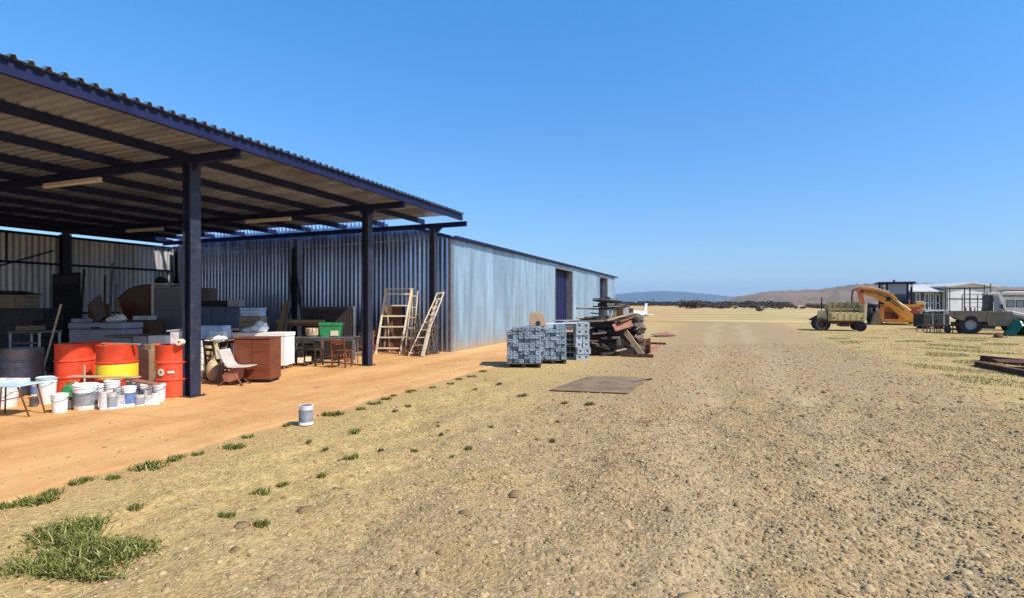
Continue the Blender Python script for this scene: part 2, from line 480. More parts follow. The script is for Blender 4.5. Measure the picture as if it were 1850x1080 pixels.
# slab of the shelter with a ragged, sanded edge
def slab_mat():
    q = NT('orange_sanded_slab')
    tc = q.n('ShaderNodeTexCoord').outputs['Object']
    n1 = q.noise(q.scaled(tc, 1, .35, 1), 1.1, 6, .6)
    n2 = q.noise(tc, 9, 5, .65)
    n3 = q.noise(tc, 90, 3, .6)
    n4 = q.noise(q.scaled(tc, .5, 2.2, 1), 1.3, 6, .7)
    c = q.mix(q.ramp(n1, .34, .66), (.53, .255, .088), (.70, .385, .15))
    c = q.mix(q.math('MULTIPLY', q.ramp(n2, .4, .7), .4), c, (.70, .43, .19))
    c = q.mix(q.math('MULTIPLY', q.ramp(n4, .52, .7), .5), c, (.44, .22, .10))
    c = q.mix(q.math('MULTIPLY', q.ramp(n3, .5, .8), .35), c, (.40, .21, .10))
    # old oil spots, scuffs and wheel marks along the slab
    n5 = q.noise(tc, .9, 5, .7)
    c = q.mix(q.math('MULTIPLY', q.ramp(n5, .60, .70), .20), c, (.27, .14, .07))
    n6 = q.noise(q.scaled(tc, 7, .35, 1), 1.0, 4, .65)
    c = q.mix(q.math('MULTIPLY', q.ramp(n6, .56, .66), .16), c, (.36, .18, .08))
    n7 = q.noise(tc, 160, 2, .5)
    c = q.mix(q.math('MULTIPLY', q.ramp(n7, .66, .72), .5), c, (.22, .13, .07))
    q.l(c, q.b.inputs['Base Color']); q.b.inputs['Roughness'].default_value = .92
    q.b.inputs['Specular IOR Level'].default_value = .2
    q.bump(q.math('ADD', n2, q.math('MULTIPLY', n3, .5)), .35, .02)
    return q.m
edge = []
r2 = random.Random(3)
y = -6.0
off = 0
while y < 20.2:
    off = off * .8 + r2.uniform(-.05, .05)
    edge.append((-5.48 + off + .05 * math.sin(y * 3.1), y)); y += .12
edge += [(-5.6, 20.3), (-6.4, 21.2), (-7.2, 23.5), (-7.7, 27), (-7.6, 33), (-7.75, 40), (-7.9, 46.4)]
mb = MB()
n = len(edge)
th = .014
vs = [(x, yy, th) for x, yy in edge] + [(x + .10 + .06 * r2.random(), yy, -.004) for x, yy in edge] + [(-20.9, yy, th) for x, yy in edge]
fs = []
for i in range(n - 1):
    fs.append((i, i + 1, n + i + 1, n + i))
    fs.append((2 * n + i, 2 * n + i + 1, i + 1, i))
mb.add(vs, fs)
tag(mb.build('pavement', slab_mat()), kind='structure')

# distant hills
def ridge(name, pts, d0, dp, d1, m, jit, seed, n_u=150, n_v=26):
    pts = sorted(pts)
    us = np.linspace(pts[0][0], pts[-1][0], n_u)
    hs = np.interp(us, [p[0] for p in pts], [HZ - p[1] for p in pts])
    g_ = np.random.default_rng(seed)
    w1 = np.convolve(g_.normal(size=n_u + 20), np.ones(9) / 9, 'same')[10:-10]
    w2 = g_.normal(size=n_u) * .25
    vs = []
    for v in range(n_v):
        t = v / (n_v - 1)
        d = d0 + (d1 - d0) * t
        s = (d - d0) / (dp - d0) if d < dp else 1 - (d - dp) / (d1 - dp)
        s = s * s * (3 - 2 * s)
        wv = g_.normal(size=n_u) * .12 * jit
        for u, h, a_, b_, c_ in zip(us, hs, w1, w2, wv):
            zt = max(0, h + jit * (a_ + b_) * min(1, h / 8)) / F * dp * s * (1 + c_ * .25)
            x, y = W(u, d)
            vs.append((x, y, zt - 1.0 * (s < .001)))
    vs = np.array(vs)
    ii, jj = np.meshgrid(np.arange(n_u - 1), np.arange(n_v - 1))
    a = (jj * n_u + ii).ravel()
    return tag(npmesh(name, vs, np.stack([a, a + 1, a + 1 + n_u, a + n_u], -1), m, smooth=True), kind='structure')

def hill_mat(name, c0, c1, c2, sc):
    q = NT(name)
    tc = q.n('ShaderNodeTexCoord').outputs['Object']
    n1 = q.noise(tc, sc, 6, .6); n2 = q.noise(tc, sc * 14, 4, .7); n3 = q.noise(tc, sc * 4, 5, .7)
    c = q.mix(q.ramp(n1, .35, .65), c0, c1)
    c = q.mix(q.math('MULTIPLY', q.ramp(n2, .5, .62), .65), c, c2)
    c = q.mix(q.math('MULTIPLY', q.ramp(n3, .52, .66), .55), c, c2)
    q.l(c, q.b.inputs['Base Color']); q.b.inputs['Roughness'].default_value = 1
    q.b.inputs['Specular IOR Level'].default_value = .1
    return q.m
ridge('hills', [(1225, 548), (1270, 545.5), (1320, 538), (1380, 527), (1430, 525), (1480, 522.5), (1530, 517), (1560, 514), (1590, 513),
                (1650, 512), (1700, 514), (1760, 516), (1850, 520), (1960, 524), (2100, 532), (2300, 545)], 500, 1200, 1900,
      hill_mat('brown_hill', (.20, .14, .09), (.29, .20, .13), (.07, .05, .033), .006), 1.2, 4)
ridge('mountains', [(500, 548), (800, 541), (950, 537), (1050, 536), (1110, 532.5), (1150, 529), (1195, 526), (1240, 528), (1290, 533), (1340, 538), (1420, 545), (1500, 548)],
      5200, 7000, 9000, hill_mat('far_mountain', (.10, .10, .085), (.13, .12, .10), (.07, .075, .06), .0012), .5, 9)
# ---------------------------------------------------------------- open shelter
RZ0 = 4.30            # underside of the roof sheet at the eave
def rz(x): return RZ0 - .008 * (-7.4 - x)
XE, XB = -7.40, -20.7
YROWS = [1.85, 6.87, 11.9, 15.50]
shel = thing('open_shelter', 'open fronted steel shelter with a flat corrugated roof over the orange slab', 'shelter', (0, 0, 0))

def ibr_profile(a, b, pitch=.172, h=.038, steps=(.078, .103, .147)):
    """(position, height, pan?) along a sheet"""
    out = []; p = a
    while p < b:
        for d, hh in ((0, 0), (steps[0], 0), (steps[1], h), (steps[2], h)):
            out.append((p + d, hh))
        p += pitch
    out.append((p, 0))
    return out

prof = ibr_profile(-4.0, 15.08, h=.045, steps=(.100, .116, .154))
xs_ = np.linspace(XE + .12, XB - .2, 9)
v = []
for x in xs_:
    for (yy, hh) in prof:
        v.append((x, yy, rz(x) + hh))
n = len(prof); K = len(xs_)
ii, jj = np.meshgrid(np.arange(n - 1), np.arange(K - 1))
a = (jj * n + ii).ravel()
v = np.array(v)
f = np.stack([a, a + 1, a + 1 + n, a + n], -1)
# second skin 3 mm above closes the sheet's edge
v2 = v + np.array([0, 0, .003]); f2 = f[:, ::-1] + len(v)
front = np.stack([np.arange(n - 1), np.arange(1, n), np.arange(1, n) + len(v), np.arange(n - 1) + len(v)], -1)
npmesh('roof_sheet', np.vstack([v, v2]), np.vstack([f, f2, front]), M['galvroof'], shel)

PUR = [-7.36, -8.9, -10.42, -11.94, -13.46, -14.98, -16.5, -18.02, -19.5, -20.62]
for i, x in enumerate(PUR):
    mb = MB()
    t = rz(x) - .003
    d = .17 if i == 0 else .145
    y1 = 15.54 if i else 15.16
    w = .065
    # lipped channel: web, top flange, bottom flange
    mb.box(x - .004, x + .004, -4, y1, t - d, t)
    mb.box(x - w, x - .004, -4, y1, t - .006, t - .001)
    mb.box(x - w, x - .004, -4, y1, t - d, t - d + .005)
    mb.box(x - w, x - w + .004, -4, y1, t - d + .005, t - d + .024)
    mb.build('purlin', M['navy'], shel)
mb = MB()
mb.box(XB - .16, XB - .10, -4, 15.98, rz(XB) - .22, rz(XB) - .02)
mb.build('wall_plate', M['navy'], shel)

def ibeam(mb, x0, z0, x1, z1, y, w, h, tf=.012):
    for (o0, o1) in ((0, tf), (h - tf, h)):
        mb.add([(x0, y - w / 2, z0 - o1), (x1, y - w / 2, z1 - o1), (x1, y + w / 2, z1 - o1), (x0, y + w / 2, z0 - o1),
                (x0, y - w / 2, z0 - o0), (x1, y - w / 2, z1 - o0), (x1, y + w / 2, z1 - o0), (x0, y + w / 2, z0 - o0)],
               [(3, 2, 1, 0), (4, 5, 6, 7), (0, 1, 5, 4), (1, 2, 6, 5), (2, 3, 7, 6), (3, 0, 4, 7)])
    mb.add([(x0, y - .005, z0 - h + tf), (x1, y - .005, z1 - h + tf), (x1, y + .005, z1 - h + tf), (x0, y + .005, z0 - h + tf),
            (x0, y - .005, z0 - tf), (x1, y - .005, z1 - tf), (x1, y + .005, z1 - tf), (x0, y + .005, z0 - tf)],
           [(3, 2, 1, 0), (4, 5, 6, 7), (0, 1, 5, 4), (1, 2, 6, 5), (2, 3, 7, 6), (3, 0, 4, 7)])

def rtop(x): return rz(x) - .152
for k, y in enumerate(YROWS):
    mb = MB()
    xe = XE + .02
    ibeam(mb, xe, rtop(xe), XB - .05, rtop(XB - .05), y, .10, .15)
    # haunch plate over the column
    mb.prism([(-8.75, rtop(-8.7) - .152), (-8.25, rtop(-8.3) - .152), (-8.38, rtop(-8.3) - .28), (-8.62, rtop(-8.7) - .28)], y - .04, y + .04)
    mb.build('rafter', M['navy'], shel)

def column(x, y, top, name='column', m='navycol', fl=.20, dep=.19, base=True):
    mb = MB()
    t = .012
    mb.box(x - dep / 2, x - dep / 2 + t, y - fl / 2, y + fl / 2, 0, top)
    mb.box(x + dep / 2 - t, x + dep / 2, y - fl / 2, y + fl / 2, 0, top)
    mb.box(x - dep / 2 + t, x + dep / 2 - t, y - .006, y + .006, 0, top)
    o = mb.build(name, M[m], shel)
    if base:
        b = MB().box(x - .17, x + .17, y - .15, y + .15, 0.006, .026)
        for sx in (-.14, .14):
            for sy in (-.12, .12):
                b.tube((x + sx, y + sy, .026), (x + sx, y + sy, .055), .012, 6)
        bo = b.build('base_plate', M['darksteel'], o)
    return o
for y in YROWS[:3]:
    column(-8.5, y, rtop(-8.5) - .152)
column(-8.58, 15.53, rtop(-8.5) - .152)
for y in (1.85, 6.87, 11.9):
    column(-20.55, y, rtop(-20.5) - .152, fl=.26, dep=.22)
column(-20.45, 15.95, rtop(-20.5) - .152, fl=.28, dep=.26)
column(-14.5, 15.98, rtop(-14.5) - .152, fl=.3, dep=.34, base=False)
# back wall (faces +X), open strip of daylight above it
prof = ibr_profile(-4.0, 16.1)
vb = []; 
for (yy, hh) in prof:
    vb.append((XB - .2 + hh, yy, .01)); vb.append((XB - .2 + hh, yy, 3.86))
n = len(prof)
i = np.arange(n - 1) * 2
npmesh('back_wall', np.array(vb), np.stack([i, i + 1, i + 3, i + 2], -1), M['galvback'], shel)
mb = MB()
mb.box(XB - .14, XB - .07, -4, 16.0, 2.86, 2.93)
mb.box(XB - .14, XB - .07, -4, 16.0, 3.79, 3.87)
mb.box(XB - .14, XB - .07, -4, 16.0, 1.25, 1.31)
mb.build('girt', M['navy'], shel)
mb = MB()
mb.bar((XB - .1, 6.9, 1.4), (XB - .1, 11.7, 3.35), .04, .04)
mb.bar((XB - .1, 8.85, .05), (XB - .1, 8.85, 3.8), .05, .05)
mb.bar((XB - .1, 10.4, 2.9), (XB - .1, 10.4, 3.8), .04, .04)
mb.build('wall_brace', M['navy'], shel)

# ---------------------------------------------------------------- long metal shed
shed = thing('metal_shed', 'long silver corrugated metal shed with dark door openings beyond the shelter', 'shed', (0, 0, 0))
YS0, YS1, XS = 16.2, 46.4, -8.3
def end_top(x):
    if x > -9.85:
        t = (x + 9.85) / (XS + 9.85)
        return 4.16 * (1 - t) + 3.74 * t
    return rz(x) + .055 if x < -10.7 else 4.16
prof = ibr_profile(XB - .1, XS)
vb = []
for k, (x, hh) in enumerate(prof):
    x = min(x, XS)
    vb.append((x, YS0 - hh, .01))
    # ribs stand up to the rafter, pans stop short: small gaps of daylight along the top
    vb.append((x, YS0 - hh, rz(x) + .19 if (hh > 0 and x < -10.7) else end_top(x)))
n = len(prof); i = np.arange(n - 1) * 2
npmesh('end_wall', np.array(vb), np.stack([i, i + 1, i + 3, i + 2], -1), M['galvend'], shed)
mb = MB()
mb.bar((-9.85, YS0 - .05, 4.19), (XS + .03, YS0 - .05, 3.77), .07, .10)
mb.build('gable_trim', M['navy'], shed)
mb = MB()
mb.box(XB, XS - .4, YS0 - .10, YS0 - .045, .012, .09)
mb.build('footing', M['greywood'], shed)
# long wall with two openings
small = []
p = YS0
DOORS = [(28.4, 32.2), (40.1, 43.2)]
def seg(y0, y1, zb):
    pr = []; p = y0
    while p < y1:
        for d, hh in ((0, 0), (.05, .0), (.075, .022), (.12, .022), (.145, 0)):
            if p + d < y1: pr.append((p + d, hh))
        p += .19
    pr.append((y1, 0))
    vb = []
    for (yy, hh) in pr:
        for z in np.linspace(zb, 3.74, 8):
            vb.append((XS + hh + .012 * math.sin(yy * 1.3 + z * .9) + .006 * math.sin(yy * 4.1 - z * 2.3), yy, z))
    n = len(pr); fs = []
    for a in range(n - 1):
        for b in range(7):
            fs.append((a * 8 + b, (a + 1) * 8 + b, (a + 1) * 8 + b + 1, a * 8 + b + 1))
    return np.array(vb), np.array(fs)
V = []; Fc = []; o = 0
for (y0, y1, zb) in ((YS0, DOORS[0][0], .02), (DOORS[0][1], DOORS[1][0], .02), (DOORS[1][1], YS1, .02), (DOORS[0][0], DOORS[0][1], 3.58), (DOORS[1][0], DOORS[1][1], 3.62)):
    vv, ff = seg(y0, y1, zb)
    V.append(vv); Fc.append(ff + o); o += len(vv)
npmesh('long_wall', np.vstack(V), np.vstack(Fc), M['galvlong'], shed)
mb = MB()
for z in (.35, 1.45, 2.55, 3.55):
    for yy in np.arange(YS0 + .095, 30, .38):
        if DOORS[0][0] - .1 < yy < DOORS[0][1] + .1: continue
        mb.box(XS + .034, XS + .042, yy - .011, yy + .011, z - .011, z + .011)
screws = mb.build('screw_rows', M['steel'], shed); screws['kind'] = 'stuff'
mb = MB()      # corner flashing
mb.box(XS - .06, XS + .035, YS0 - .06, YS0 - .052, .01, 3.72)
mb.box(XS + .027, XS + .035, YS0 - .052, YS0 + .16, .01, 3.72)
mb.build('corner_flashing', M['steel'], shed)
mb = MB()      # roof
mb.add([(XS + .18, YS0 - .02, 3.80), (XS + .18, YS1 + .5, 3.80), (XB - .3, YS1 + .5, 3.52), (XB - .3, YS0 - .02, 3.52),
        (XS + .18, YS0 - .02, 3.77), (XS + .18, YS1 + .5, 3.77), (XB - .3, YS1 + .5, 3.49), (XB - .3, YS0 - .02, 3.49)],
       [(0, 1, 2, 3), (7, 6, 5, 4), (0, 4, 5, 1), (1, 5, 6, 2), (2, 6, 7, 3), (3, 7, 4, 0)])
mb.build('roof', M['galvroof'], shed)
mb = MB()
mb.box(XS + .05, XS + .20, YS0 - .06, YS1 + .5, 3.725, 3.765)
mb.box(XS + .182, XS + .205, YS0 - .06, YS1 + .5, 3.766, 3.815)
mb.build('gutter', M['navy'], shed)
mb = MB()
mb.box(XS - 12.4, XS - .02, YS1 + .0, YS1 + .03, .02, 3.50)
mb.box(XS - 12.4, XS - 12.37, YS0 + .05, YS1 - .01, .02, 3.45)
mb.build('rear_wall', M['galvback'], shed)
for (y0, y1), zt in zip(DOORS, (3.58, 3.62)):
    mb = MB()
    mb.box(XS - .5, XS + .03, y1 - .10, y1 - .003, .02, zt)       # far jamb, faces the camera
    mb.box(XS - .12, XS + .03, y0 + .003, y0 + .07, .02, zt)
    mb.box(XS - .12, XS + .03, y0 + .07, y1 - .10, zt - .1, zt - .002)
    fr = mb.build('door_frame', M['steel'], shed)
    mb = MB()
    mb.box(XS - .42, XS - .36, y0 + .072, y1 - .102, .03, zt - .11)  # dark inside of the opening painted as a navy panel
    for yy in np.arange(y0 + .3, y1 - .2, .55):
        mb.box(XS - .357, XS - .335, yy, yy + .05, .03, zt - .12)
    mb.build('dark_inside_panel', M['navy'], fr)

# ---------------------------------------------------------------- tube lamps under the rafters
def lamp(x0, x1, y, first=None, label=''):
    t = thing('fluorescent_lamp', label, 'lamp', ((x0 + x1) / 2, y, rtop((x0 + x1) / 2) - .153), 0, 'lamps under the shelter rafters')
    L = abs(x1 - x0)
    MB().box(-L / 2, L / 2, -.035, .035, -.05, -.001).build('lamp_body', M['lampgrey'], t, bevel=.006)
    MB().tube((-L / 2 + .03, -.03, -.072), (L / 2 - .03, -.03, -.072), .019, 8).tube((-L / 2 + .03, .03, -.072), (L / 2 - .03, .03, -.072), .019, 8).build('lamp_tube', M['white'], t, smooth=True)
    mb = MB()
    for s in (-1, 1):
        mb.box(s * (L / 2 - .03) - .012, s * (L / 2 - .03) + .012, -.052, .052, -.095, -.0505)
    mb.build('lamp_holder', M['lampgrey'], t)
    return t
lamp(-12.5, -10.85, 6.87, label='unlit tube lamp under the rafter of the nearest column, large and pale')
lamp(-12.6, -11.0, 11.9, label='unlit tube lamp under the second rafter, right of the nearest column')
lamp(-17.55, -15.95, 11.9, label='dim tube lamp deep under the roof, left of the nearest column')

# ---------------------------------------------------------------- far farm building behind the truck
def farm():
    z = 58.0; s = z / F; px0 = 1725
    x, y = W(px0, z)
    t = thing('farm_house', 'pale gabled farm building with a low wing behind the old truck', 'building', (x, y, 0), YAW)
    X = lambda p: (p - px0) * s
    Zh = lambda p: H(p, z)
    # gabled part, gable faces the camera
    g0, g1, ap = X(1713), X(1795), X(1752)
    ev, rg = Zh(519), Zh(511)
    MB().prism([(g0, 0), (g1, 0), (g1, ev), (ap, rg - .12), (g0, ev)], 0, 7).build('wall', M['housewall'], t)
    mb = MB()
    mb.prism([(g0 - .4, ev - .06), (ap, rg - .1), (g1 + .4, ev - .06), (g1 + .4, ev + .07), (ap, rg + .05), (g0 - .4, ev + .07)], -.35, 7.3)
    mb.build('roof', M['houseroof'], t)
    # low wing to the left
    w0, w1 = X(1648), g0 - .01
    we, wr = Zh(526), Zh(513)
    MB().box(w0 + .6, w1, .8, 6, 0, we - .02).build('wall', M['housedark'], t)
    mb = MB()
    mb.add([(w0, .2, we), (w1, .2, we - .0), (w1, 3.4, wr), (w0, 3.4, wr), (w0, 6.4, we), (w1, 6.4, we),
            (w0, .2, we - .12), (w1, .2, we - .12), (w0, 6.4, we - .12), (w1, 6.4, we - .12)],
           [(0, 1, 2, 3), (3, 2, 5, 4), (0, 6, 7, 1), (4, 5, 9, 8), (6, 8, 9, 7), (0, 3, 4, 8, 6), (1, 7, 9, 5, 2)])
    mb.build('roof', M['houseroof'], t)
    for (a, b, c, d) in ((1680, 1688, 530, 562), (1690, 1697, 530, 562), (1664, 1672, 530, 568), (1700, 1708, 531, 562)):
        fx0, fx1, fz0, fz1 = X(a), X(b), max(.1, Zh(d)), Zh(c)
        mb = MB()
        mb.box(fx0, fx0 + .07, .73, .795, fz0, fz1).box(fx1 - .07, fx1, .73, .795, fz0, fz1)
        mb.box(fx0 + .07, fx1 - .07, .73, .795, fz1 - .07, fz1).box(fx0 + .07, fx1 - .07, .73, .795, fz0, fz0 + .07)
        mb.box(fx0 + .07, fx1 - .07, .735, .79, (fz0 + fz1) / 2 - .03, (fz0 + fz1) / 2 + .03)
        w = mb.build('window', M['housewall'], t)
        MB().box(fx0 + .07, fx1 - .07, .76, .775, fz0 + .07, (fz0 + fz1) / 2 - .03).box(fx0 + .07, fx1 - .07, .76, .775, (fz0 + fz1) / 2 + .03, fz1 - .07).build('pane', M['glass'], w)
farm()

# ---------------------------------------------------------------- bushes at the edge of the field
def bush_mat(name, a, b, c):
    q = NT(name)
    g = q.n('ShaderNodeNewGeometry').outputs['Random Per Island']
    oi = q.n('ShaderNodeObjectInfo').outputs['Random']
    col = q.mix(g, a, b)
    col = q.mix(q.math('MULTIPLY', oi, .7), col, c)
    q.l(col, q.b.inputs['Base Color']); q.b.inputs['Roughness'].default_value = .8
    q.b.inputs['Specular IOR Level'].default_value = .2
    return q.m
M['bush'] = bush_mat('dry_bush_leaves', (.07, .055, .033), (.16, .115, .065), (.13, .085, .055))
M['treeline'] = bush_mat('far_wood_leaves', (.03, .035, .024), (.06, .06, .038), (.05, .05, .03))
M['trunk'] = mat('bush_stems', (.10, .07, .05), .9)

def leaf_cloud(blobs, n, size, seed):
    g_ = np.random.default_rng(seed)
    k = g_.integers(0, len(blobs), n)
    B = np.array(blobs)[k]
    d = g_.normal(size=(n, 3)); d /= np.linalg.norm(d, axis=1)[:, None]
    r = g_.random(n) ** .45
    P = B[:, :3] + d * r[:, None] * B[:, 3:6]
    P[:, 2] = np.maximum(P[:, 2], .02)
    u = g_.normal(size=(n, 3)); u /= np.linalg.norm(u, axis=1)[:, None]
    w = np.cross(u, g_.normal(size=(n, 3))); w /= np.linalg.norm(w, axis=1)[:, None]
    s = size * g_.uniform(.6, 1.5, n)[:, None]
    V = np.stack([P - u * s, P + w * s * .6, P + u * s, P - w * s * .6], 1).reshape(-1, 3)
    Fq = np.arange(n * 4).reshape(n, 4)
    return V, Fq

def make_bush(seed, label):
    r_ = random.Random(seed)
    t = thing('bush', label, 'bush', (0, 0, 0), 0, 'dark bushes along the far field')
    blobs = []
    for k in range(7):
        a_ = r_.uniform(0, 6.28); q_ = r_.uniform(0, 1.2)
        blobs.append((math.cos(a_) * q_, math.sin(a_) * q_, r_.uniform(.6, 1.7), r_.uniform(.6, 1.0), r_.uniform(.6, 1.0), r_.uniform(.4, .75)))
    V, Fq = leaf_cloud(blobs, 900, .14, seed)
    npmesh('crown', V, Fq, M['bush'], t)
    mb = MB()
    for k in range(5):
        a_ = r_.uniform(0, 6.28)
        mb.tube((0.08 * math.cos(a_), .08 * math.sin(a_), 0), (.9 * math.cos(a_), .9 * math.sin(a_), 1.3), .05, 5, .02)
    mb.build('trunk', M['trunk'], t)
    return t
LB = 'low dark dry bush standing in the row at the far edge of the field'
protos = [make_bush(s, LB) for s in (1, 2, 3)]
used = [0, 0, 0]
rb = random.Random(21)
spots = [(1246, 1.9), (1262, 1.4), (1268, 1.0)] + [(1272 + i * 9.3 + rb.uniform(-3, 3), rb.uniform(.55, 1.15)) for i in range(40)]
bigs = {0: 'tallest dark bush in the far row, left of the brown hill', }
for i, (px, sc_) in enumerate(spots):
    k = i % 3
    dist = rb.uniform(175, 235)
    loc = wl(px, dist)
    if not used[k]:
        o = protos[k]; used[k] = 1
        o.location = loc
    else:
        o = clone(protos[k], loc)
    o.rotation_euler = (0, 0, rb.uniform(0, 6))
    f_ = sc_ * dist / 200 * rb.uniform(.9, 1.2)
    o.scale = (f_ * 1.4, f_ * 1.4, f_ * .78)
    if i in bigs: o['label'] = bigs[i]
# small bush standing in the field
o = clone(protos[0], wl(1372, 118), 1.0, 'lone low bush out in the yellow field', None, (.75, .75, .45))
if 'group' in o: del o['group']

# far-off wood under the blue mountain: one dark mass
blobs = []
g_ = random.Random(8)
for i in range(330):
    px = g_.uniform(1060, 1420); d = g_.uniform(420, 620)
    x, y = W(px, d)
    blobs.append((x, y, g_.uniform(.8, 2.6), g_.uniform(3, 6), g_.uniform(3, 6), g_.uniform(1.0, 2.3)))
V, Fq = leaf_cloud(blobs, 30000, .5, 77)
tag(npmesh('treeline', V, Fq, M['treeline']), 'dark far wood lying below the blue mountain', 'wood', None, 'stuff')
SL = .014     # slab surface height
class VF:
    """a thing whose front lies at distance z facing the camera's picture plane; X/Z turn photo pixels to its local metres"""
    def __init__(s, name, label, cat, px, z, base=SL, group=None, turn=0.0):
        s.px, s.z, s.base = px, z, base
        x, y = W(px, z)
        s.t = thing(name, label, cat, (x, y, base), YAW + turn, group)
        s.s = z / F
        s.c, s.sn = math.cos(turn), math.sin(turn)
    def X(s, p):
        q_ = (p - CX) / F
        return (q_ - (s.px - CX) / F) * s.z / (s.c - q_ * s.sn)
    def Z(s, py): return H(py, s.z) - s.base
    def P(s, p, py):
        x = s.X(p)
        return (x, H(py, s.z + x * s.sn) - s.base)

# ---------------------------------------------------------------- drums
def drum(label, px, z, m='orange', band=None, marks=False, r=.29, h=.885, group='orange oil drums', turn=0, lid='rust'):
    x, y = W(px, z)
    t = thing('oil_drum', label, 'drum', (x, y, SL), YAW + turn, group)
    prof = [(r * .97, 0), (r, .015), (r, .02)]
    for zc in (.30, .59):
        prof += [(r, zc - .022), (r + .014, zc - .008), (r + .014, zc + .008), (r, zc + .022)]
    prof += [(r, h - .02), (r + .006, h - .012), (r + .006, h), (r - .012, h), (r - .014, h - .018)]
    MB().lathe(prof, 40, cap=False).add([(r * .97 * math.cos(a_ * math.pi / 20), r * .97 * math.sin(a_ * math.pi / 20), 0) for a_ in range(40)], [tuple(range(39, -1, -1))]).build('body', M[m], t, smooth=True)
    lo = MB().lathe([(r - .014, h - .03), (r - .014, h - .018)], 40).build('lid', M[m], t, smooth=True)
    b = MB(); b.tube((.17, .05, h - .018), (.17, .05, h - .002), .032, 12); b.tube((-.18, -.06, h - .018), (-.18, -.06, h - .006), .02, 10)
    b.build('bung', M['steel'], lo)
    if band:
        z0, z1 = band
        MB().lathe([(r + .0035, z0), (r + .0035, .30 - .024)] if z1 < .3 else [(r + .0035, z0), (r + .0035, z1)], 40, cap=False).build('paint_band', M['yellow'], t, smooth=True)
    if marks:
        # cream ring, its dark centre, a short dash beside it and an upright stroke below
        def patch(mb, a0, a1, z0, z1, k=5, rr=r + .0165):
            for i in range(k):
                b0 = a0 + (a1 - a0) * i / k; b1 = a0 + (a1 - a0) * (i + 1) / k
                vs = [(rr * math.sin(b), -rr * math.cos(b), zz) for b in (b0, b1) for zz in (z0, z1)]
                mb.add(vs, [(0, 2, 3, 1)])
        def disc(a, zc, ro, ri=0, rr=r + .0165):
            mb = MB(); n = 20
            vs = []
            for i in range(n):
                t_ = 2 * math.pi * i / n
                for q_ in (ro, ri):
                    aa = a + q_ * math.cos(t_) / rr
                    vs.append((rr * math.sin(aa), -rr * math.cos(aa), zc + q_ * math.sin(t_)))
            mb.add(vs, [(2 * i, (2 * i + 2) % (2 * n), (2 * i + 3) % (2 * n), 2 * i + 1) for i in range(n)])
            return mb
        disc(-.12, .435, .062, .02).build('round_mark', M['cream'], t)
        disc(-.12, .435, .019, .001, r + .017).build('mark_centre', M['rust'], t)
        mb = MB(); patch(mb, .26, .62, .415, .455); mb.build('dash_mark', M['cream'], t)
        mb = MB(); patch(mb, -.12, -.03, .03, .28, rr=r + .004); mb.build('stroke_mark', M['rust'], t)
    return t

drum('orange oil drum at the far left of the row behind the white tins', 134, 9.75, r=.275)
drum('orange oil drum squeezed between two others, set back behind the white tins', 168, 10.15)
drum('orange oil drum with a broad yellow band round its lower half', 212, 9.45, band=(.325, .565), r=.30)
drum('upright orange drum with a cream ring mark beside the near column', 313, 9.5, marks=True, r=.268)
drum('dull grey steel drum on the left behind the low table', 40, 9.7, m='greydrum', r=.30, h=.80, group=None)

# white can and cream pipe piece on the marked drum
x, y = W(322, 9.5)
t = thing('jerrycan', 'grubby white jerrycan lying on the orange drum by the column', 'can', (x, y, SL + .886), YAW + .2)
MB().box(-.11, .10, -.07, .09, 0, .235).build('can_body', M['whitedirty'], t, bevel=.02)
MB().box(-.13, .12, -.085, .105, .236, .262, Matrix.Rotation(-.10, 4, 'Y')).build('cap', M['greycarton'], t, bevel=.004)
x, y = W(325, 9.25)
t = thing('pipe_offcut', 'short cream pipe offcut on the rim of the marked orange drum', 'pipe', (x, y, SL + .887), YAW)
n_ = 20; vs = []
for yy in (-.04, .07):
    for i in range(n_):
        a_ = 2 * math.pi * i / n_
        for rr in (.052, .022):
            vs.append((rr * math.cos(a_), yy, .053 + rr * math.sin(a_)))
fs = []
for i in range(n_):
    j = (i + 1) % n_; A, B = 2 * i, 2 * j
    fs += [(A, B, B + 1, A + 1), (A + 2 * n_, A + 1 + 2 * n_, B + 1 + 2 * n_, B + 2 * n_), (A, A + 2 * n_, B + 2 * n_, B), (A + 1, B + 1, B + 1 + 2 * n_, A + 1 + 2 * n_)]
MB().add(vs, fs).build('pipe_wall', M['cream'], t, smooth=True)

# ---------------------------------------------------------------- buckets and paint tins
def bucket_parts(t, r, h, m='white', lid=True, label=None, handle=True, lidm='white'):
    rb_ = r * .86
    prof = [(rb_, 0), (rb_ + .003, .006), (r * .985, h * .86), (r + .006, h * .865), (r + .006, h * .9), (r, h * .905), (r, h)]
    if not lid:
        prof += [(r - .006, h), (rb_ - .006, .012)]
    mb = MB().lathe(prof, 26, cap=lid)
    if not lid:
        mb.lathe([(rb_ - .0062, .010), (rb_ - .0061, .012)], 26)
    body = mb.build('bucket_body', M[m], t, smooth=True)
    if lid:
        MB().lathe([(r + .008, h * .96), (r + .008, h + .006), (r - .008, h + .012), (r - .014, h + .006)], 26).build('lid', M[lidm], t, smooth=True)
    if handle:
        pts = [((r + .012) * math.cos(a_), -.25 * r - .006 - .02 * math.sin(a_), h * .88 - .6 * r * math.sin(a_)) for a_ in np.linspace(0, math.pi, 11)]
        pts = [(p[0], -math.sqrt(max(0, (r + .012) ** 2 - p[0] ** 2)) * .98, p[2]) for p in pts]
        MB().path(pts, .003, 5).build('handle', M['darksteel'], t)
    if label:
        k = .0035
        MB().lathe([(rb_ + .003 + (r * .985 - rb_) * .18 + k, h * .18), (rb_ + .003 + (r * .985 - rb_) * .72 + k, h * .70)], 26, cap=False).build('label_band', M[label], t, smooth=True)
    return body

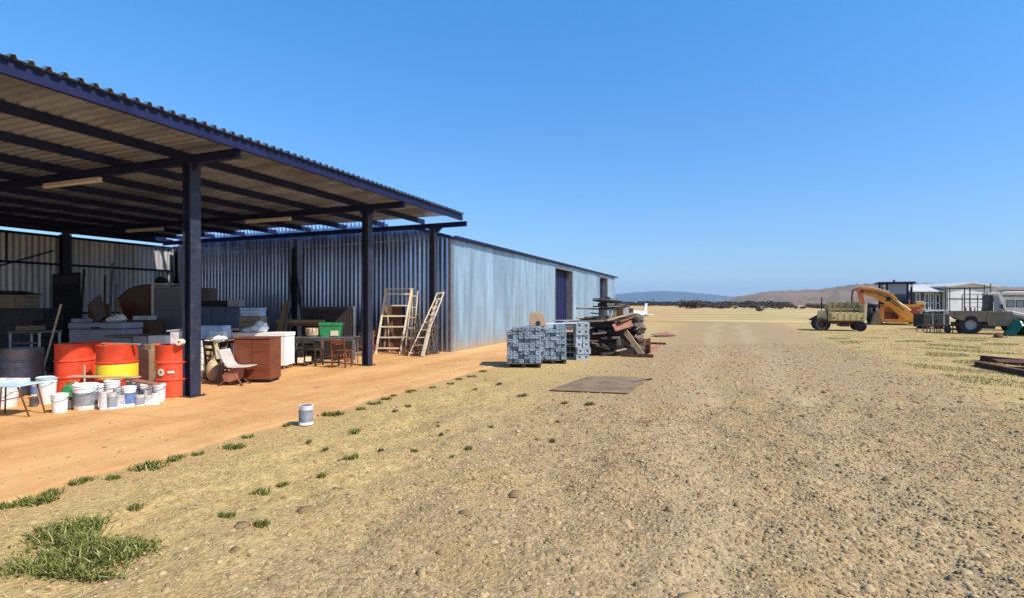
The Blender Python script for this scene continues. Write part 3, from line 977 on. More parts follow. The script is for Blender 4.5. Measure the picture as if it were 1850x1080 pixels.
def tin_parts(t, r, h, m='whitedirty', label=None, lidm='tin'):
    b = MB().lathe([(r * .97, 0), (r + .003, .002), (r + .003, .008), (r, .012), (r, h - .014), (r + .003, h - .01), (r + .003, h), (r - .01, h), (r - .012, h - .008)], 24, cap=True).build('tin_body', M[m], t, smooth=True)
    MB().lathe([(r - .016, h - .007), (r - .018, h - .001), (r - .03, h - .004)], 24).build('lid', M[lidm], t, smooth=True)
    if label:
        MB().lathe([(r + .0025, h * .16), (r + .0025, h * .78)], 24, cap=False).build('label_band', M[label], t, smooth=True)

GT = 'white tins and buckets stacked in front of the drums'
def tin(px, pb, w, h, kind='tin', label=None, text='', m=None, base=SL, name=None, lid=True, group=GT, lidm=None, zz=None):
    z = zz or ZB(pb)
    s_ = z / F
    r = w * s_ / 2; hh = h * s_
    x, y = W(px, z + r)
    t = thing(name or ('paint_tin' if kind == 'tin' else 'bucket'), text, 'tin' if kind == 'tin' else 'bucket', (x, y, base), YAW + rnd.uniform(-1, 1), group)
    if kind == 'tin':
        tin_parts(t, r, hh, m or 'whitedirty', label, lidm or 'tin')
    else:
        bucket_parts(t, r, hh, m or 'white', lid, label, lidm=lidm or 'white')
    return t
tin(108, 748, 25, 33, 'bucket', None, 'clean white bucket standing alone in front of the other tins')
tin(86, 732, 27, 46, 'bucket', None, 'white bucket with a flat pale blue lid', lidm='paleblue')
tin(82, 724, 27, 40, 'bucket', None, 'tall white bucket at the back left, behind the blue lidded one')
tin(155, 743, 40, 45, 'bucket', 'greylabel', 'widest white bucket, with a grey lower half, left of the middle of the tins')
tin(187, 742, 13, 33, 'tin', None, 'slim white tin right of the widest bucket')
tin(202, 741, 14, 30, 'tin', 'greylabel', 'slim white tin with a grey band, third along the front of the row')
tin(217, 739, 15, 24, 'tin', None, 'short white tin in front of the pale blue lettered bucket')
tin(233, 737, 22, 36, 'bucket', 'bluelabel', 'white bucket with a smudged blue label')
tin(252, 735, 15, 20, 'tin', 'greylabel', 'short tin with a dark band right of the blue labelled bucket')
tin(267, 733, 13, 28, 'tin', None, 'white streaked tin near the right end of the row')
tin(280, 732, 15, 21, 'tin', None, 'low white tin in front of the last grey bucket', m='white')
tin(287, 728, 22, 33, 'bucket', None, 'grubby grey bucket at the right end of the row', m='whitedirty', lid=False)
tin(175, 733, 20, 36, 'bucket', None, 'white bucket half hidden behind the slim tins', m='white')
tin(203, 729, 25, 39, 'bucket', None, 'white bucket standing taller in the second row of tins', m='white')
tin(222, 727, 14, 27, 'tin', 'bluelabel', 'tin with a blue band in the second row')
tin(258, 725, 20, 31, 'bucket', None, 'open grubby bucket in the second row, right of the blue labelled one', m='whitedirty', lid=False)
tin(274, 722, 17, 29, 'tin', 'greylabel', 'grey banded tin at the back right of the row')
tin(244, 721, 15, 31, 'tin', None, 'tin at the back of the row below the yellow banded drum', m='tin')
tin(140, 724, 20, 30, 'tin', None, 'white tin behind the widest bucket', m='white')
tin(120, 738, 8, 18, 'tin', 'greylabel', 'tiny dark banded tin right of the lone white bucket')
tin(131, 741, 13, 22, 'tin', 'greylabel', 'brown grey tin between the lone bucket and the widest one', m='rubbish')
r3 = random.Random(77)
for k, (px, pb_, w_, h_, lift) in enumerate(((165, 739, 11, 17, 0), (195, 734, 12, 26, 0), (212, 732, 13, 30, 0), (242, 733, 10, 24, 0), (262, 729, 13, 24, 0), (247, 728, 14, 33, 0), (150, 727, 16, 27, 0), (188, 725, 16, 31, 0), (236, 723, 16, 33, 0), (285, 722, 14, 26, 0))):
    t = tin(px, pb_, w_, h_, 'tin', r3.choice([None, 'greylabel', None, 'bluelabel']), 'small grubby tin wedged between larger ones in the crowd of white tins', m=r3.choice(['white', 'whitedirty', 'tin', 'rubbish', 'whitedirty']), group='small tins wedged in the crowd')
    t.rotation_euler.x = r3.uniform(-.07, .07)
# green plastic can
v = VF('plastic_can', 'green plastic can lying among the white tins', 'can', 122, 8.9)
MB().prism([(-.11, 0), (.10, 0), (.115, .05), (.115, .22), (.06, .26), (-.06, .265), (-.115, .2)], 0, .17).build('can_body', M['green'], v.t, bevel=.02, smooth=True)
MB().tube((.06, .08, .255), (.085, .08, .30), .025, 10).build('cap', M['white'], v.t, smooth=True)
mb = MB(); mb.path([(-.08, .085, .262), (-.06, .085, .30), (.0, .085, .305), (.03, .085, .264)], .012, 6).build('handle', M['green'], v.t)
# pallet of planks that carries odds and ends behind the tins
def plank(label, p0, p1, z0, z1, w=.15, th=.03, m='palewood', group=None, name='plank', up=(0, 0, 1), cat='plank', jag=True):
    """one board between two world points"""
    p0 = Vector((*p0, z0)) if len(p0) == 2 else Vector(p0); p1 = Vector((*p1, z1)) if len(p1) == 2 else Vector(p1)
    mid = (p0 + p1) / 2; d = p1 - p0; L = d.length; d.normalize()
    upv = Vector(up)
    if abs(d.dot(upv)) > .97: upv = Vector((0, 1, 0))
    sx = d.cross(upv).normalized(); sz = sx.cross(d)
    Mx = Matrix((tuple(d), tuple(-sx), tuple(sz))).transposed()
    a = L / 2
    k = rnd.uniform(-.12, .12) * w if jag else 0
    vs = []
    N = 6
    bow = rnd.uniform(-.006, .006) * L
    for i in range(N + 1):
        xx = -a + L * i / N
        bb = bow * (1 - (2 * i / N - 1) ** 2)
        e0 = (k if i == N else 0); e1 = (-k if i == 0 else 0)
        vs += [(xx + e0, -w / 2, -th / 2 + bb), (xx + e1, w / 2, -th / 2 + bb), (xx + e1, w / 2, th / 2 + bb), (xx + e0, -w / 2, th / 2 + bb)]
    fs = [(3, 2, 1, 0), tuple(4 * N + i for i in range(4))]
    for i in range(N):
        for j in range(4):
            fs.append((4 * i + j, 4 * i + (j + 1) % 4, 4 * i + 4 + (j + 1) % 4, 4 * i + 4 + j))
    o = MB().add(vs, fs).build(name, M[m], None, bevel=.003)
    o.matrix_world = Matrix.Translation(mid) @ Mx.to_4x4()
    return tag(o, label, cat, group)
x, y = W(205, 9.05)
b0 = wl(128, 9.08, .40); b1 = wl(248, 8.92, .405)
plank('long cream board laid across the tins in front of the drums', b0, b1, 0, 0, w=.17, th=.02, m='palewood')
plank('brown stained board lying over the right end of the tins', wl(232, 8.95, .375), wl(284, 8.55, .345), 0, 0, w=.15, th=.02, m='rustpink')
plank('cream timber wedge leaning against the marked drum', wl(272, 9.35, .02), wl(285, 9.3, .62), 0, 0, w=.09, th=.03, m='palewood', up=(0, -1, 0))
plank('thin pale stick standing between two orange drums', wl(153, 9.35, .02), wl(152, 9.4, .55), 0, 0, w=.03, th=.025, m='palewood', up=(0, -1, 0))
plank('bent strip of pale wood lying on the lids of the drums', wl(184, 9.5, .915), wl(252, 9.35, .912), 0, 0, w=.05, th=.02, m='palewood')

# ---------------------------------------------------------------- low table with a bucket under it
v = VF('low_table', 'low table with a pale blue grey top and thin rusty legs', 'table', 12, 7.65)
v.t.rotation_euler.z = YAW
X = v.X
MB().box(-.33, .26, -.12, .30, .44, .462).build('tabletop', M['paleblue'], v.t, bevel=.006)
for (xa, ya, xb, yb) in ((-.28, -.08, -.32, -.14), (.02, -.10, .04, -.16), (.21, -.06, .27, .05), (.20, .26, .28, .30), (-.25, .26, -.3, .3)):
    MB().tube((xa, ya, .438), (xb, yb, 0), .011, 7).build('leg', M['rust'], v.t)
MB().tube((-.3, -.11, .25), (.03, -.13, .25), .008, 6).tube((.03, -.13, .25), (.24, .0, .30), .008, 6).build('stretcher', M['rust'], v.t)
tin(8, 742, 42, 34, 'bucket', None, 'white bucket under the low blue grey table', zz=8.25, group=None)
v = VF('tray', 'pale plastic tray resting on the low table', 'tray', 8, 7.75, base=SL + .463)
MB().box(-.22, .17, 0, .2, 0, .02).box(-.22, .17, -.012, -.001, 0, .05).box(-.22, .17, .201, .212, 0, .05).box(-.232, -.221, -.012, .212, 0, .05).box(.171, .182, -.012, .212, 0, .05).build('tray_shell', M['whitedirty'], v.t, bevel=.004)
# lone paint tin at the edge of the slab
t = tin(553, 770, 25, 35, 'tin', 'greylabel', 'lone white paint tin standing at the grassy edge of the slab', m='white', group=None)

# ---------------------------------------------------------------- furniture builders
def cabinet(label, px0, px1, ptop, z, depth, m, cat='cabinet', name='cabinet', doors=2, topm=None, base=SL, group=None, turn=0, handles=True, name_door='door', over=.015):
    v = VF(name, label, cat, (px0 + px1) / 2, z, base, group, turn)
    hw = (px1 - px0) * v.s / 2; h = H(ptop, z) - base
    MB().box(-hw, hw, .022, depth, .06, h - .025).build('body', M[m], v.t, bevel=.004)
    MB().box(-hw + .03, hw - .03, .05, depth - .02, 0, .059).build('plinth', M['black'], v.t)
    MB().box(-hw - over, hw + over, -.012, depth + .005, h - .024, h).build('top', M[topm or m], v.t, bevel=.004)
    if doors:
        dw = 2 * hw / doors
        for i in range(doors):
            a_, b_ = -hw + i * dw + .006, -hw + (i + 1) * dw - .006
            d = MB().box(a_, b_, 0, .021, .075, h - .04).build(name_door, M[m], v.t, bevel=.004)
            if handles:
                hx = b_ - .05 if i % 2 == 0 else a_ + .05
                MB().box(hx - .008, hx + .008, -.022, -.001, h * .5, h * .5 + .12).build('handle', M['darksteel'], d)
    return v

def carton(label, px0, px1, ptop, pbot, z, depth, m='carton', base=None, group=None, open_=False, turn=0):
    base = H(pbot, z) if base is None else base
    v = VF('carton', label, 'box', (px0 + px1) / 2, z, base, group, turn)
    hw = (px1 - px0) * v.s / 2; h = H(ptop, z) - base
    MB().box(-hw, hw, 0, depth, 0, h).build('box_body', M[m], v.t, bevel=.006)
    k = .0025
    MB().box(-hw * .98, hw * .98, .005, depth / 2 - .004, h + .0005, h + k + .002).build('flap', M[m], v.t)
    MB().box(-hw * .98, hw * .98, depth / 2 + .004, depth - .005, h + .0005, h + k + .002).build('flap', M[m], v.t)
    return v

def slat_crate(label, px0, px1, ptop, z, depth, base, m='crate', n=4, group=None, name='crate', cat='crate', turn=0):
    v = VF(name, label, cat, (px0 + px1) / 2, z, base, group, turn)
    hw = (px1 - px0) * v.s / 2; h = H(ptop, z) - base
    mb = MB(); p = .022
    for sx in (-1, 1):
        for yy in (0, depth - .04):
            mb.box(sx * (hw - .02) - .02 + p * 0, sx * (hw - .02) + .02, yy + .001, yy + .039, 0, h)
    mb.build('corner_post', M[m], v.t)
    mb = MB(); sh = h / n
    for i in range(n):
        z0, z1 = i * sh + .006, (i + 1) * sh - .006
        mb.box(-hw, hw, -.014, -.0005, z0, z1).box(-hw, hw, depth + .0005, depth + .014, z0, z1)
        mb.box(-hw - .014, -hw - .0005, -.014, depth + .014, z0, z1).box(hw + .0005, hw + .014, -.014, depth + .014, z0, z1)
    mb.build('slats', M[m], v.t, bevel=.002)
    MB().box(-hw + .001, hw - .001, .001, depth - .001, .01, .025).build('floor_board', M[m], v.t)
    return v

def table(label, px0, px1, ptop, z, depth, topm, legm, name='table', lr=.018, th=.03, square=False, group=None, base=SL, turn=0):
    v = VF(name, label, 'table', (px0 + px1) / 2, z, base, group, turn)
    hw = (px1 - px0) * v.s / 2; h = H(ptop, z) - base
    MB().box(-hw, hw, 0, depth, h - th, h).build('tabletop', M[topm], v.t, bevel=.004)
    for sx in (-1, 1):
        for yy in (.05, depth - .05):
            mb = MB(); x = sx * (hw - .05)
            if square: mb.box(x - lr, x + lr, yy - lr, yy + lr, 0, h - th - .001)
            else: mb.tube((x, yy, 0), (x, yy, h - th - .001), lr, 8)
            mb.build('leg', M[legm], v.t)
    MB().box(-hw + .05 + lr, hw - .05 - lr, .04, .06, h - th - .08, h - th - .002).box(-hw + .05 + lr, hw - .05 - lr, depth - .06, depth - .04, h - th - .08, h - th - .002).build('apron', M[legm], v.t)
    return v, h

# --- left bay, back to front
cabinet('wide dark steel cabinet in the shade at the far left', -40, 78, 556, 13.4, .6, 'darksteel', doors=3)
slat_crate('old wooden crate on top of the dark steel cabinet', -4, 40, 534, 13.5, .45, H(556, 13.4) + .001, n=3)
v = VF('folded_cover', 'dark folded cover lying over the wooden crate', 'cover', 17, 13.4, base=H(533.6, 13.5) + .004)
MB().prism([(-.5, .0), (.36, .0), (.42, .02), (.2, .045), (-.05, .10), (-.5, .11)], -.06, .5).build('cloth', M['blackpanel'], v.t, bevel=.015, smooth=True)
for k in range(5):
    pass
x, y = W(93, 12.9)
tyre_root = None
def tyre_mesh(t, R_=.33, w=.2, m='black', axis='z', rim=False):
    prof = [(R_ * .62, -w * .42), (R_ * .72, -w * .5), (R_ * .93, -w * .46), (R_, -w * .3), (R_ * .985, -w * .12), (R_, 0), (R_ * .985, w * .12), (R_, w * .3), (R_ * .93, w * .46), (R_ * .72, w * .5), (R_ * .62, w * .42), (R_ * .62, -w * .42)]
    Mx = None
    if axis == 'y': Mx = Matrix.Rotation(R(90), 4, 'X')
    if axis == 'x': Mx = Matrix.Rotation(R(90), 4, 'Y')
    return MB().lathe(prof, 30, Mx, cap=False).build('tyre', M[m], t, smooth=True)
for k in range(6):
    o = thing('spare_tyre', 'worn black tyre in the shaded stack left of the orange drums', 'tyre', (x + .02 * math.sin(k * 2.1), y + .02 * math.cos(k * 1.7), SL + .1 + k * .2), 0, 'tyres in the stack') if k == 0 else clone(tyre_root, (x + .02 * math.sin(k * 2.1), y + .02 * math.cos(k * 1.7), SL + .1 + k * .2))
    if k == 0:
        tyre_root = o; tyre_mesh(o)
        MB().lathe([(.203, -.07), (.215, -.075), (.215, .075), (.203, .07), (.203, -.07)], 24, cap=False).build('bead', M['darksteel'], o, smooth=True)
# leaning black board
v = VF('black_panel', 'tall black board leaning upright against the back wall', 'board', 122, 16.6)
MB().box(-.45, .40, .0, .03, 0, 2.52, Matrix.Rotation(R(-4.5), 4, 'Y') @ Matrix.Rotation(R(-5), 4, 'X')).build('board_face', M['blackpanel'], v.t, bevel=.004)
MB().box(-.40, .36, -.012, -.001, 2.2, 2.45, Matrix.Rotation(R(-4.5), 4, 'Y') @ Matrix.Rotation(R(-5), 4, 'X')).build('chalk_rail', M['darksteel'], v.t)
# steel trestle of pipes
v = VF('trestle', 'grey pipe trestle behind the grey drum', 'trestle', 45, 11.3)
mb = MB()
for xx in (-.30, .30):
    MB().tube((xx, 0, 0), (xx, 0, .98), .026, 8).build('leg', M['steel'], v.t)
    MB().tube((xx, .5, 0), (xx, .5, .98), .026, 8).build('leg', M['steel'], v.t)
MB().tube((-.34, 0, 1.0), (.34, 0, 1.0), .024, 8).tube((-.3, 0, .78), (.3, 0, .78), .02, 8).tube((-.34, .5, 1.0), (.34, .5, 1.0), .024, 8).tube((-.3, 0, 1.0), (-.3, .5, 1.0), .02, 8).tube((.3, 0, 1.0), (.3, .5, 1.0), .02, 8).build('rail', M['steel'], v.t)
# broom handle
v = VF('spade', 'pale wooden shafted spade standing upright left of the orange drums', 'spade', 74, 10.6)
a0 = (-.05, .1, .28); a1 = (.10, .35, 1.58)
MB().tube(a0, a1, .019, 10).build('shaft', M['palewood'], v.t, smooth=True)
MB().prism([(-.11, 0), (.03, .0), (.06, .08), (.05, .28), (-.13, .26), (-.145, .08)], .06, .066).build('blade', M['steel'], v.t)
# grey chest freezer
v = VF('chest_freezer', 'grey enamel chest freezer behind the orange drums', 'freezer', 174, 12.6)
hw = 50 * v.s
MB().box(-hw, hw, 0, .65, .04, 1.0).build('body', M['greychest'], v.t, bevel=.02)
MB().box(-hw - .012, hw + .012, -.02, .66, 1.012, 1.15).build('lid', M['greychest'], v.t, bevel=.025)
MB().box(-.09, .09, -.05, -.0205, 1.02, 1.06).build('handle', M['darksteel'], v.t, bevel=.005)
MB().box(-hw + .05, hw - .05, .03, .6, 0, .039).build('plinth', M['black'], v.t)
# white sheet bundle on the freezer
v = VF('cloth_bundle', 'crumpled white cloth lying on the grey chest freezer', 'cloth', 203, 12.7, base=SL + 1.152)
MB().sphere((0, .15, .08), .2, .14, .08, 3, .15, 16, 9).sphere((.1, .12, .1), .12, .12, .09, 4, .18, 14, 8).sphere((-.13, .14, .06), .12, .1, .06, 5, .18, 14, 8).build('cloth_folds', M['white'], v.t, smooth=True)
# boxes in front of it, right
carton('grey box in the low row behind the yellow banded drum', 196, 238, 610, 0, 11.9, .4, 'greycarton', base=SL)
carton('pale grey box in the low row between two others', 240, 266, 607, 0, 11.85, .4, 'greycarton', base=SL, turn=.03)
v = carton('white box at the right of the low row, near the marked drum', 267, 300, 606, 0, 11.8, .4, 'white', base=SL, turn=-.04)
plank('brown board laid across the low row of boxes', wl(196, 12.0, H(610, 11.9) + .045), wl(268, 12.1, H(607, 11.85) + .035), 0, 0, w=.35, th=.03, m='brownwood')
# sideboard and small drawers on it
cabinet('low brown sideboard behind the grey freezer', 156, 272, 577, 14.4, .5, 'brownwood', doors=3, name='sideboard', cat='sideboard')
hb = H(577, 14.4) + .001
v = cabinet('small brown drawer box standing on the left of the sideboard', 158, 180, 548, 14.5, .35, 'redwood', doors=1, base=hb, name='drawer_box', cat='box')
plank('wide grey brown board leaning on the sideboard', wl(182, 14.3, hb + .02), wl(172, 14.55, hb + .55), 0, 0, w=.35, th=.03, m='greywood', up=(.35, -1, 0))
plank('light brown plank propped steeply against the sideboard', wl(226, 12.75, 1.16), wl(211, 14.2, H(541, 14.2)), 0, 0, w=.09, th=.035, m='crate', up=(0, -1, 0))
carton('white flat box lying right on the brown sideboard', 240, 270, 570, 0, 14.4, .3, 'whitedirty', base=hb)
# tall brown cabinet with a curved top
v = VF('wardrobe', 'tall brown wardrobe with a curved sloping top', 'wardrobe', 244, 15.6)
X, Z = v.X, v.Z
pts = [(X(213), 0), (X(273), 0), (X(273), Z(516)), (X(258), Z(517)), (X(242), Z(520)), (X(228), Z(527)), (X(213), Z(540))]
MB().prism(pts, .02, .55).build('body', M['brownwood'], v.t, bevel=.006)
MB().prism([(p[0] * .985 + .0, p[1] + .028) for p in pts[2:]] + [(p[0], p[1] + .002) for p in reversed(pts[2:])], 0.0, .57).build('top', M['darkwood'], v.t)
d = MB().box(X(216), X(243), -.003, .018, .1, Z(545)).build('door', M['redwood'], v.t, bevel=.004)
d2 = MB().box(X(244), X(270), -.003, .018, .1, Z(530)).build('door', M['brownwood'], v.t, bevel=.004)
MB().tube((X(241), -.02, 1.1), (X(241), -.02, 1.2), .01, 6).build('handle', M['steel'], d)
MB().tube((X(246), -.02, 1.1), (X(246), -.02, 1.2), .01, 6).build('handle', M['steel'], d2)
# dark fridge
v = VF('fridge', 'dark grey fridge with a pale left edge behind the near column', 'fridge', 302, 15.2)
X, Z = v.X, v.Z
MB().box(X(278), X(327), .06, .65, .05, Z(518)).build('body', M['greychest'], v.t, bevel=.015)
MB().box(X(273), X(277.6), .0, .62, .05, Z(515)).build('side_panel', M['lampgrey'], v.t, bevel=.006)
d = MB().box(X(279), X(326), .0, .055, .08, Z(560)).build('door', M['fridge'], v.t, bevel=.012)
d2 = MB().box(X(279), X(326), .0, .055, Z(559), Z(520)).build('freezer_door', M['fridge'], v.t, bevel=.012)
MB().box(X(282), X(284), -.035, -.001, .9, 1.25).build('handle', M['steel'], d)
MB().box(X(273), X(300), .0, .6, Z(514.5), Z(514.5) + .03).build('top_board', M['lampgrey'], v.t)
MB().lathe([(.12, 0), (.17, .05), (.13, .14), (.05, .19)], 16).build('x', M['blackpanel'], None, smooth=True)
o = bpy.data.objects['x']; o.name = 'hat'; o.location = wl(291, 15.4, H(514.5, 15.2) + .035)
tag(o, 'small dark cap lying on top of the fridge', 'cap')

# more odds and ends in the shade of the left bays
carton('brown carton on the floor between the yellow banded drum and the marked drum', 252, 283, 632, 0, 10.5, .45, 'carton', base=SL, turn=.15)
carton('small brown carton on top of the carton between the drums', 256, 274, 621, 632, 10.6, .25, 'crate', turn=-.2)
carton('grey box standing on the left end of the grey chest freezer', 128, 150, 575, 0, 12.9, .3, 'greycarton', base=SL + 1.152)
for k, (px, top, m_, lab) in enumerate(((186, 2.5, 'brownwood', 'brown pole leaning on the back wall above the sideboard'), (197, 2.9, 'steel', 'tall grey pipe leaning on the back wall right of the brown pole'), (203, 2.2, 'palewood', 'short pale lath leaning on the back wall'), (142, 2.7, 'rust', 'rusty pipe leaning on the back wall right of the black board'))):
    a_ = wl(px, 16.6, SL + .02); b_ = wl(px + 4 + 2 * k, 17.9, top)
    plank(lab, a_, b_, 0, 0, .05, .05, m_, None, 'pole', (0, -1, 0), cat='pole')
v = VF('spare_window', 'old window frame leaning in front of the navy cabinet', 'window frame', 418, 14.2)
MB().box(-.35, -.30, 0, .04, 0, .95).box(.30, .35, 0, .04, 0, .95).box(-.30, .30, 0, .04, 0, .05).box(-.30, .30, 0, .04, .90, .95).box(-.02, .02, .004, .036, .05, .90).build('frame', M['whitedirty'], v.t)
MB().box(-.30, -.02, .015, .02, .05, .90).box(.02, .30, .015, .02, .05, .90).build('pane', M['glass'], v.t)
tin(66, 716, 17, 22, 'tin', 'bluelabel', 'blue banded tin at the foot of the grey drum', group=None)
tin(61, 736, 12, 16, 'tin', None, 'small tin on the slab right of the low table', group=None, m='rubbish')
carton('dark crate like box under the trestle', 20, 60, 665, 0, 11.8, .4, 'brownwood', base=SL)
slat_crate('slatted crate on the trestle behind the grey drum', 30, 55, 588, 11.5, .35, SL + 1.025, m='crate', n=2)
# --- right of the near column
v = cabinet('long navy blue steel cabinet at the back, beside the column', 356, 432, 553, 15.0, .6, 'bluesteel', doors=3, handles=False)
hb = H(553, 15.0) + .001
cabinet('flat dark brown case on the navy cabinet', 356, 409, 542, 15.05, .4, 'darkwood', doors=1, base=hb, name='case', cat='case', handles=False)
carton('small white box on the right end of the navy cabinet', 411, 432, 541, 0, 15.05, .3, 'greycarton', base=hb)
cabinet('grey brown panel box behind the flat case, near the column', 356, 378, 521, 15.9, .4, 'greywood', doors=1, name='panel_box', cat='box', handles=False)
# beige sacks on a stand, white cartons on top
def sack(label, px, z, base, w, h, d, m='sack', turn=0, grp='beige sacks piled by the column'):
    v = VF('sack', label, 'sack', px, z, base, grp, turn)
    MB().sphere((0, d / 2, h / 2), w / 2, d / 2, h / 2, int(px * 7), .07, 18, 10).build('sack_body', M[m], v.t, smooth=True)
    MB().lathe([(.03, h - .02), (.018, h + .03), (.045, h + .07)], 10, Matrix.Translation((w * .1, d / 2, 0))).build('tied_neck', M[m], v.t, smooth=True)
    return v
sack('tall beige sack standing beside the near column', 374, 11.6, SL, .30, .80, .26)
sack('slack beige sack leaning behind the shell chair', 387, 11.5, SL, .2, .72, .26, turn=.3)
sack('lower beige sack in front of the taller ones', 379, 11.0, SL, .24, .46, .22)
v, hh = table('plain work table behind the beige sacks, holding white boxes', 352, 412, 613, 12.2, .6, 'brownwood', 'darkwood', square=True)
carton('pale blue white flat box on the work table behind the sacks', 357, 403, 588, 0, 12.5, .35, 'paleblue', base=SL + hh + .001)
carton('clean white box in front on the work table behind the sacks', 378, 404, 598, 0, 12.3, .18, 'white', base=SL + hh + .001)
v = VF('cloth_bundle', 'white crumpled sheet hanging off the front of the work table', 'cloth', 387, 12.15, base=SL + hh - .03)
MB().sphere((0, .02, .05), .22, .09, .09, 6, .12, 16, 9).build('cloth_folds', M['white'], v.t, smooth=True)
v = VF('plastic_crate', 'narrow white crate upright against the near column', 'crate', 360, 11.6)
mb = MB()
for k in range(6):
    mb.box(-.07, .07, 0, .3, .04 + k * .13, .13 + k * .13)
mb.box(-.062, .062, .01, .29, .0, .80)
mb.build('crate_shell', M['white'], v.t, bevel=.006)
# dark bent-wood chair frame in the clutter
def wood_chair(label, px, z, m, rot, h=.80, seat=.43, group=None, sw=.19):
    x, y = W(px, z)
    t = thing('wooden_chair', label, 'chair', (x, y, SL), rot, group)
    MB().box(-sw, sw, -sw, sw, seat - .025, seat).build('seat', M[m], t, bevel=.006)
    for sx in (-1, 1):
        MB().box(sx * (sw - .02) - .017, sx * (sw - .02) + .017, -sw + .003, -sw + .037, 0, seat - .026).build('leg', M[m], t)
        MB().add([(sx * (sw - .02) - .017, sw - .036, 0), (sx * (sw - .02) + .017, sw - .036, 0), (sx * (sw - .02) + .017, sw - .002, 0), (sx * (sw - .02) - .017, sw - .002, 0)] +
                 [(sx * (sw - .02) + a_, b_, seat + .0) for a_, b_ in ((-.017, sw + .002), (.017, sw + .002), (.017, sw + .036), (-.017, sw + .036))] +
                 [(sx * (sw - .02) + a_, b_, h) for a_, b_ in ((-.015, sw + .06), (.015, sw + .06), (.015, sw + .088), (-.015, sw + .088))],
                 [(3, 2, 1, 0), (8, 9, 10, 11)] + [(k + j, k + (j + 1) % 4, k + 4 + (j + 1) % 4, k + 4 + j) for k in (0, 4) for j in range(4)]).build('leg', M[m], t)
    b = MB()
    for z0, z1, yo in ((h - .11, h - .015, .066), (seat + .18, seat + .24, .036), (seat + .06, seat + .10, .018)):
        b.box(-sw + .036, sw - .036, sw + yo - .006, sw + yo + .012, z0, z1)
    b.build('backrest', M[m], t, bevel=.004)
    b = MB()
    for sx in (-1, 1):
        b.box(sx * (sw - .02) - .01, sx * (sw - .02) + .01, -sw + .04, sw - .04, .16, .19)
    b.box(-sw + .04, sw - .04, -sw + .01, -sw + .03, .2, .23)
    b.build('stretcher', M[m], t)
    return t
wood_chair('dark wooden chair crammed between the sacks and the red brown cabinet', 398, 11.5, 'darkwood', YAW + 2.6, h=.84)
# moulded shell chair facing right
v = VF('shell_chair', 'grey white moulded shell chair on a rusty pedestal, seat facing right', 'chair', 425, 10.75)
S_ = v.s
prof = [(-.275, .695), (-.20, .705), (-.17, .62), (-.10, .45), (-.04, .385), (.06, .37), (.34, .385), (.345, .365), (.06, .345), (-.06, .352), (-.13, .42), (-.20, .55)]
sh = MB().prism(prof, -.2, .2).build('seat_shell', M['chairshell'], v.t, bevel=.012, smooth=True)
MB().lathe([(.025, -.002), (.026, 0.002)], 14, Matrix.Translation((-.135, -.2015, .43)) @ Matrix.Rotation(R(90), 4, 'X')).build('hole', M['darkwood'], sh)
MB().prism([(-.20, .20), (.0, .335), (.12, .335), (.10, .12), (-.05, .06), (-.16, .08)], -.14, .14).build('pedestal', M['rustpink'], v.t, bevel=.02)
for (xx, yy) in ((-.26, -.16), (.22, -.16), (-.26, .16), (.22, .16)):
    MB().bar((0 + xx * .15, yy * .5, .2), (xx, yy, 0), .04, .03).build('leg', M['rust'], v.t)
plank('pale weathered board standing behind the shell chair', wl(399, 11.05, .03), wl(405, 11.2, .72), 0, 0, w=.12, th=.03, m='greywood', up=(0, -1, 0))
# red brown cabinet (front turned to the camera)
v = cabinet('large red brown veneered cabinet standing near the front of the slab', 422, 488, 609, 11.0, .52, 'redwood', doors=2, handles=False, over=.006)
# white desk behind it
v = VF('white_desk', 'white desk with thick panel ends behind the red brown cabinet', 'desk', 470, 13.2)
X, Z = v.X, v.Z
hd = .89
MB().box(X(418), X(516), 0, .6, hd - .085, hd).build('desktop', M['white'], v.t, bevel=.004)
MB().box(X(507), X(515), .01, .58, .10, hd - .086).build('end_panel', M['white'], v.t, bevel=.004)
MB().box(X(420), X(426), .01, .58, .10, hd - .086).build('end_panel', M['white'], v.t, bevel=.004)
for p_ in (511, 423):
    for yy in (.06, .52):
        MB().box(X(p_) - .02, X(p_) + .02, yy - .02, yy + .02, 0, .099).build('leg', M['crate'], v.t)
v = VF('cloth_bundle', 'heap of white sheeting on the white desk', 'cloth', 456, 13.25, base=SL + hd + .001)
MB().sphere((-.10, .16, .07), .18, .15, .07, 12, .16, 16, 9).sphere((.05, .12, .09), .16, .13, .10, 15, .18, 14, 9).sphere((.16, .2, .12), .13, .15, .13, 16, .17, 14, 9).sphere((.10, .18, .2), .10, .12, .08, 17, .2, 12, 8).sphere((-.2, .1, .05), .12, .1, .05, 18, .2, 12, 8).build('cloth_folds', M['white'], v.t, smooth=True)
c_ = slat_crate('light wooden crate on the white desk under the blue cool box', 433, 470, 571, 13.7, .35, SL + hd + .001, m='crate', n=3)
v = VF('cool_box', 'pale blue cool box on the wooden crate', 'cool box', 452, 13.7, base=H(571, 13.7) + .002)
X = v.X
MB().box(X(433), X(470), .01, .34, 0, .16).build('body', M['paleblue'], v.t, bevel=.02)
MB().box(X(432), X(471), -.005, .355, .162, .22).build('lid', M['paleblue'], v.t, bevel=.02)
MB().path([(X(436), -.012, .10), (X(436), -.03, .12), (X(468), -.03, .12), (X(468), -.012, .10)], .008, 6).build('handle', M['white'], v.t)

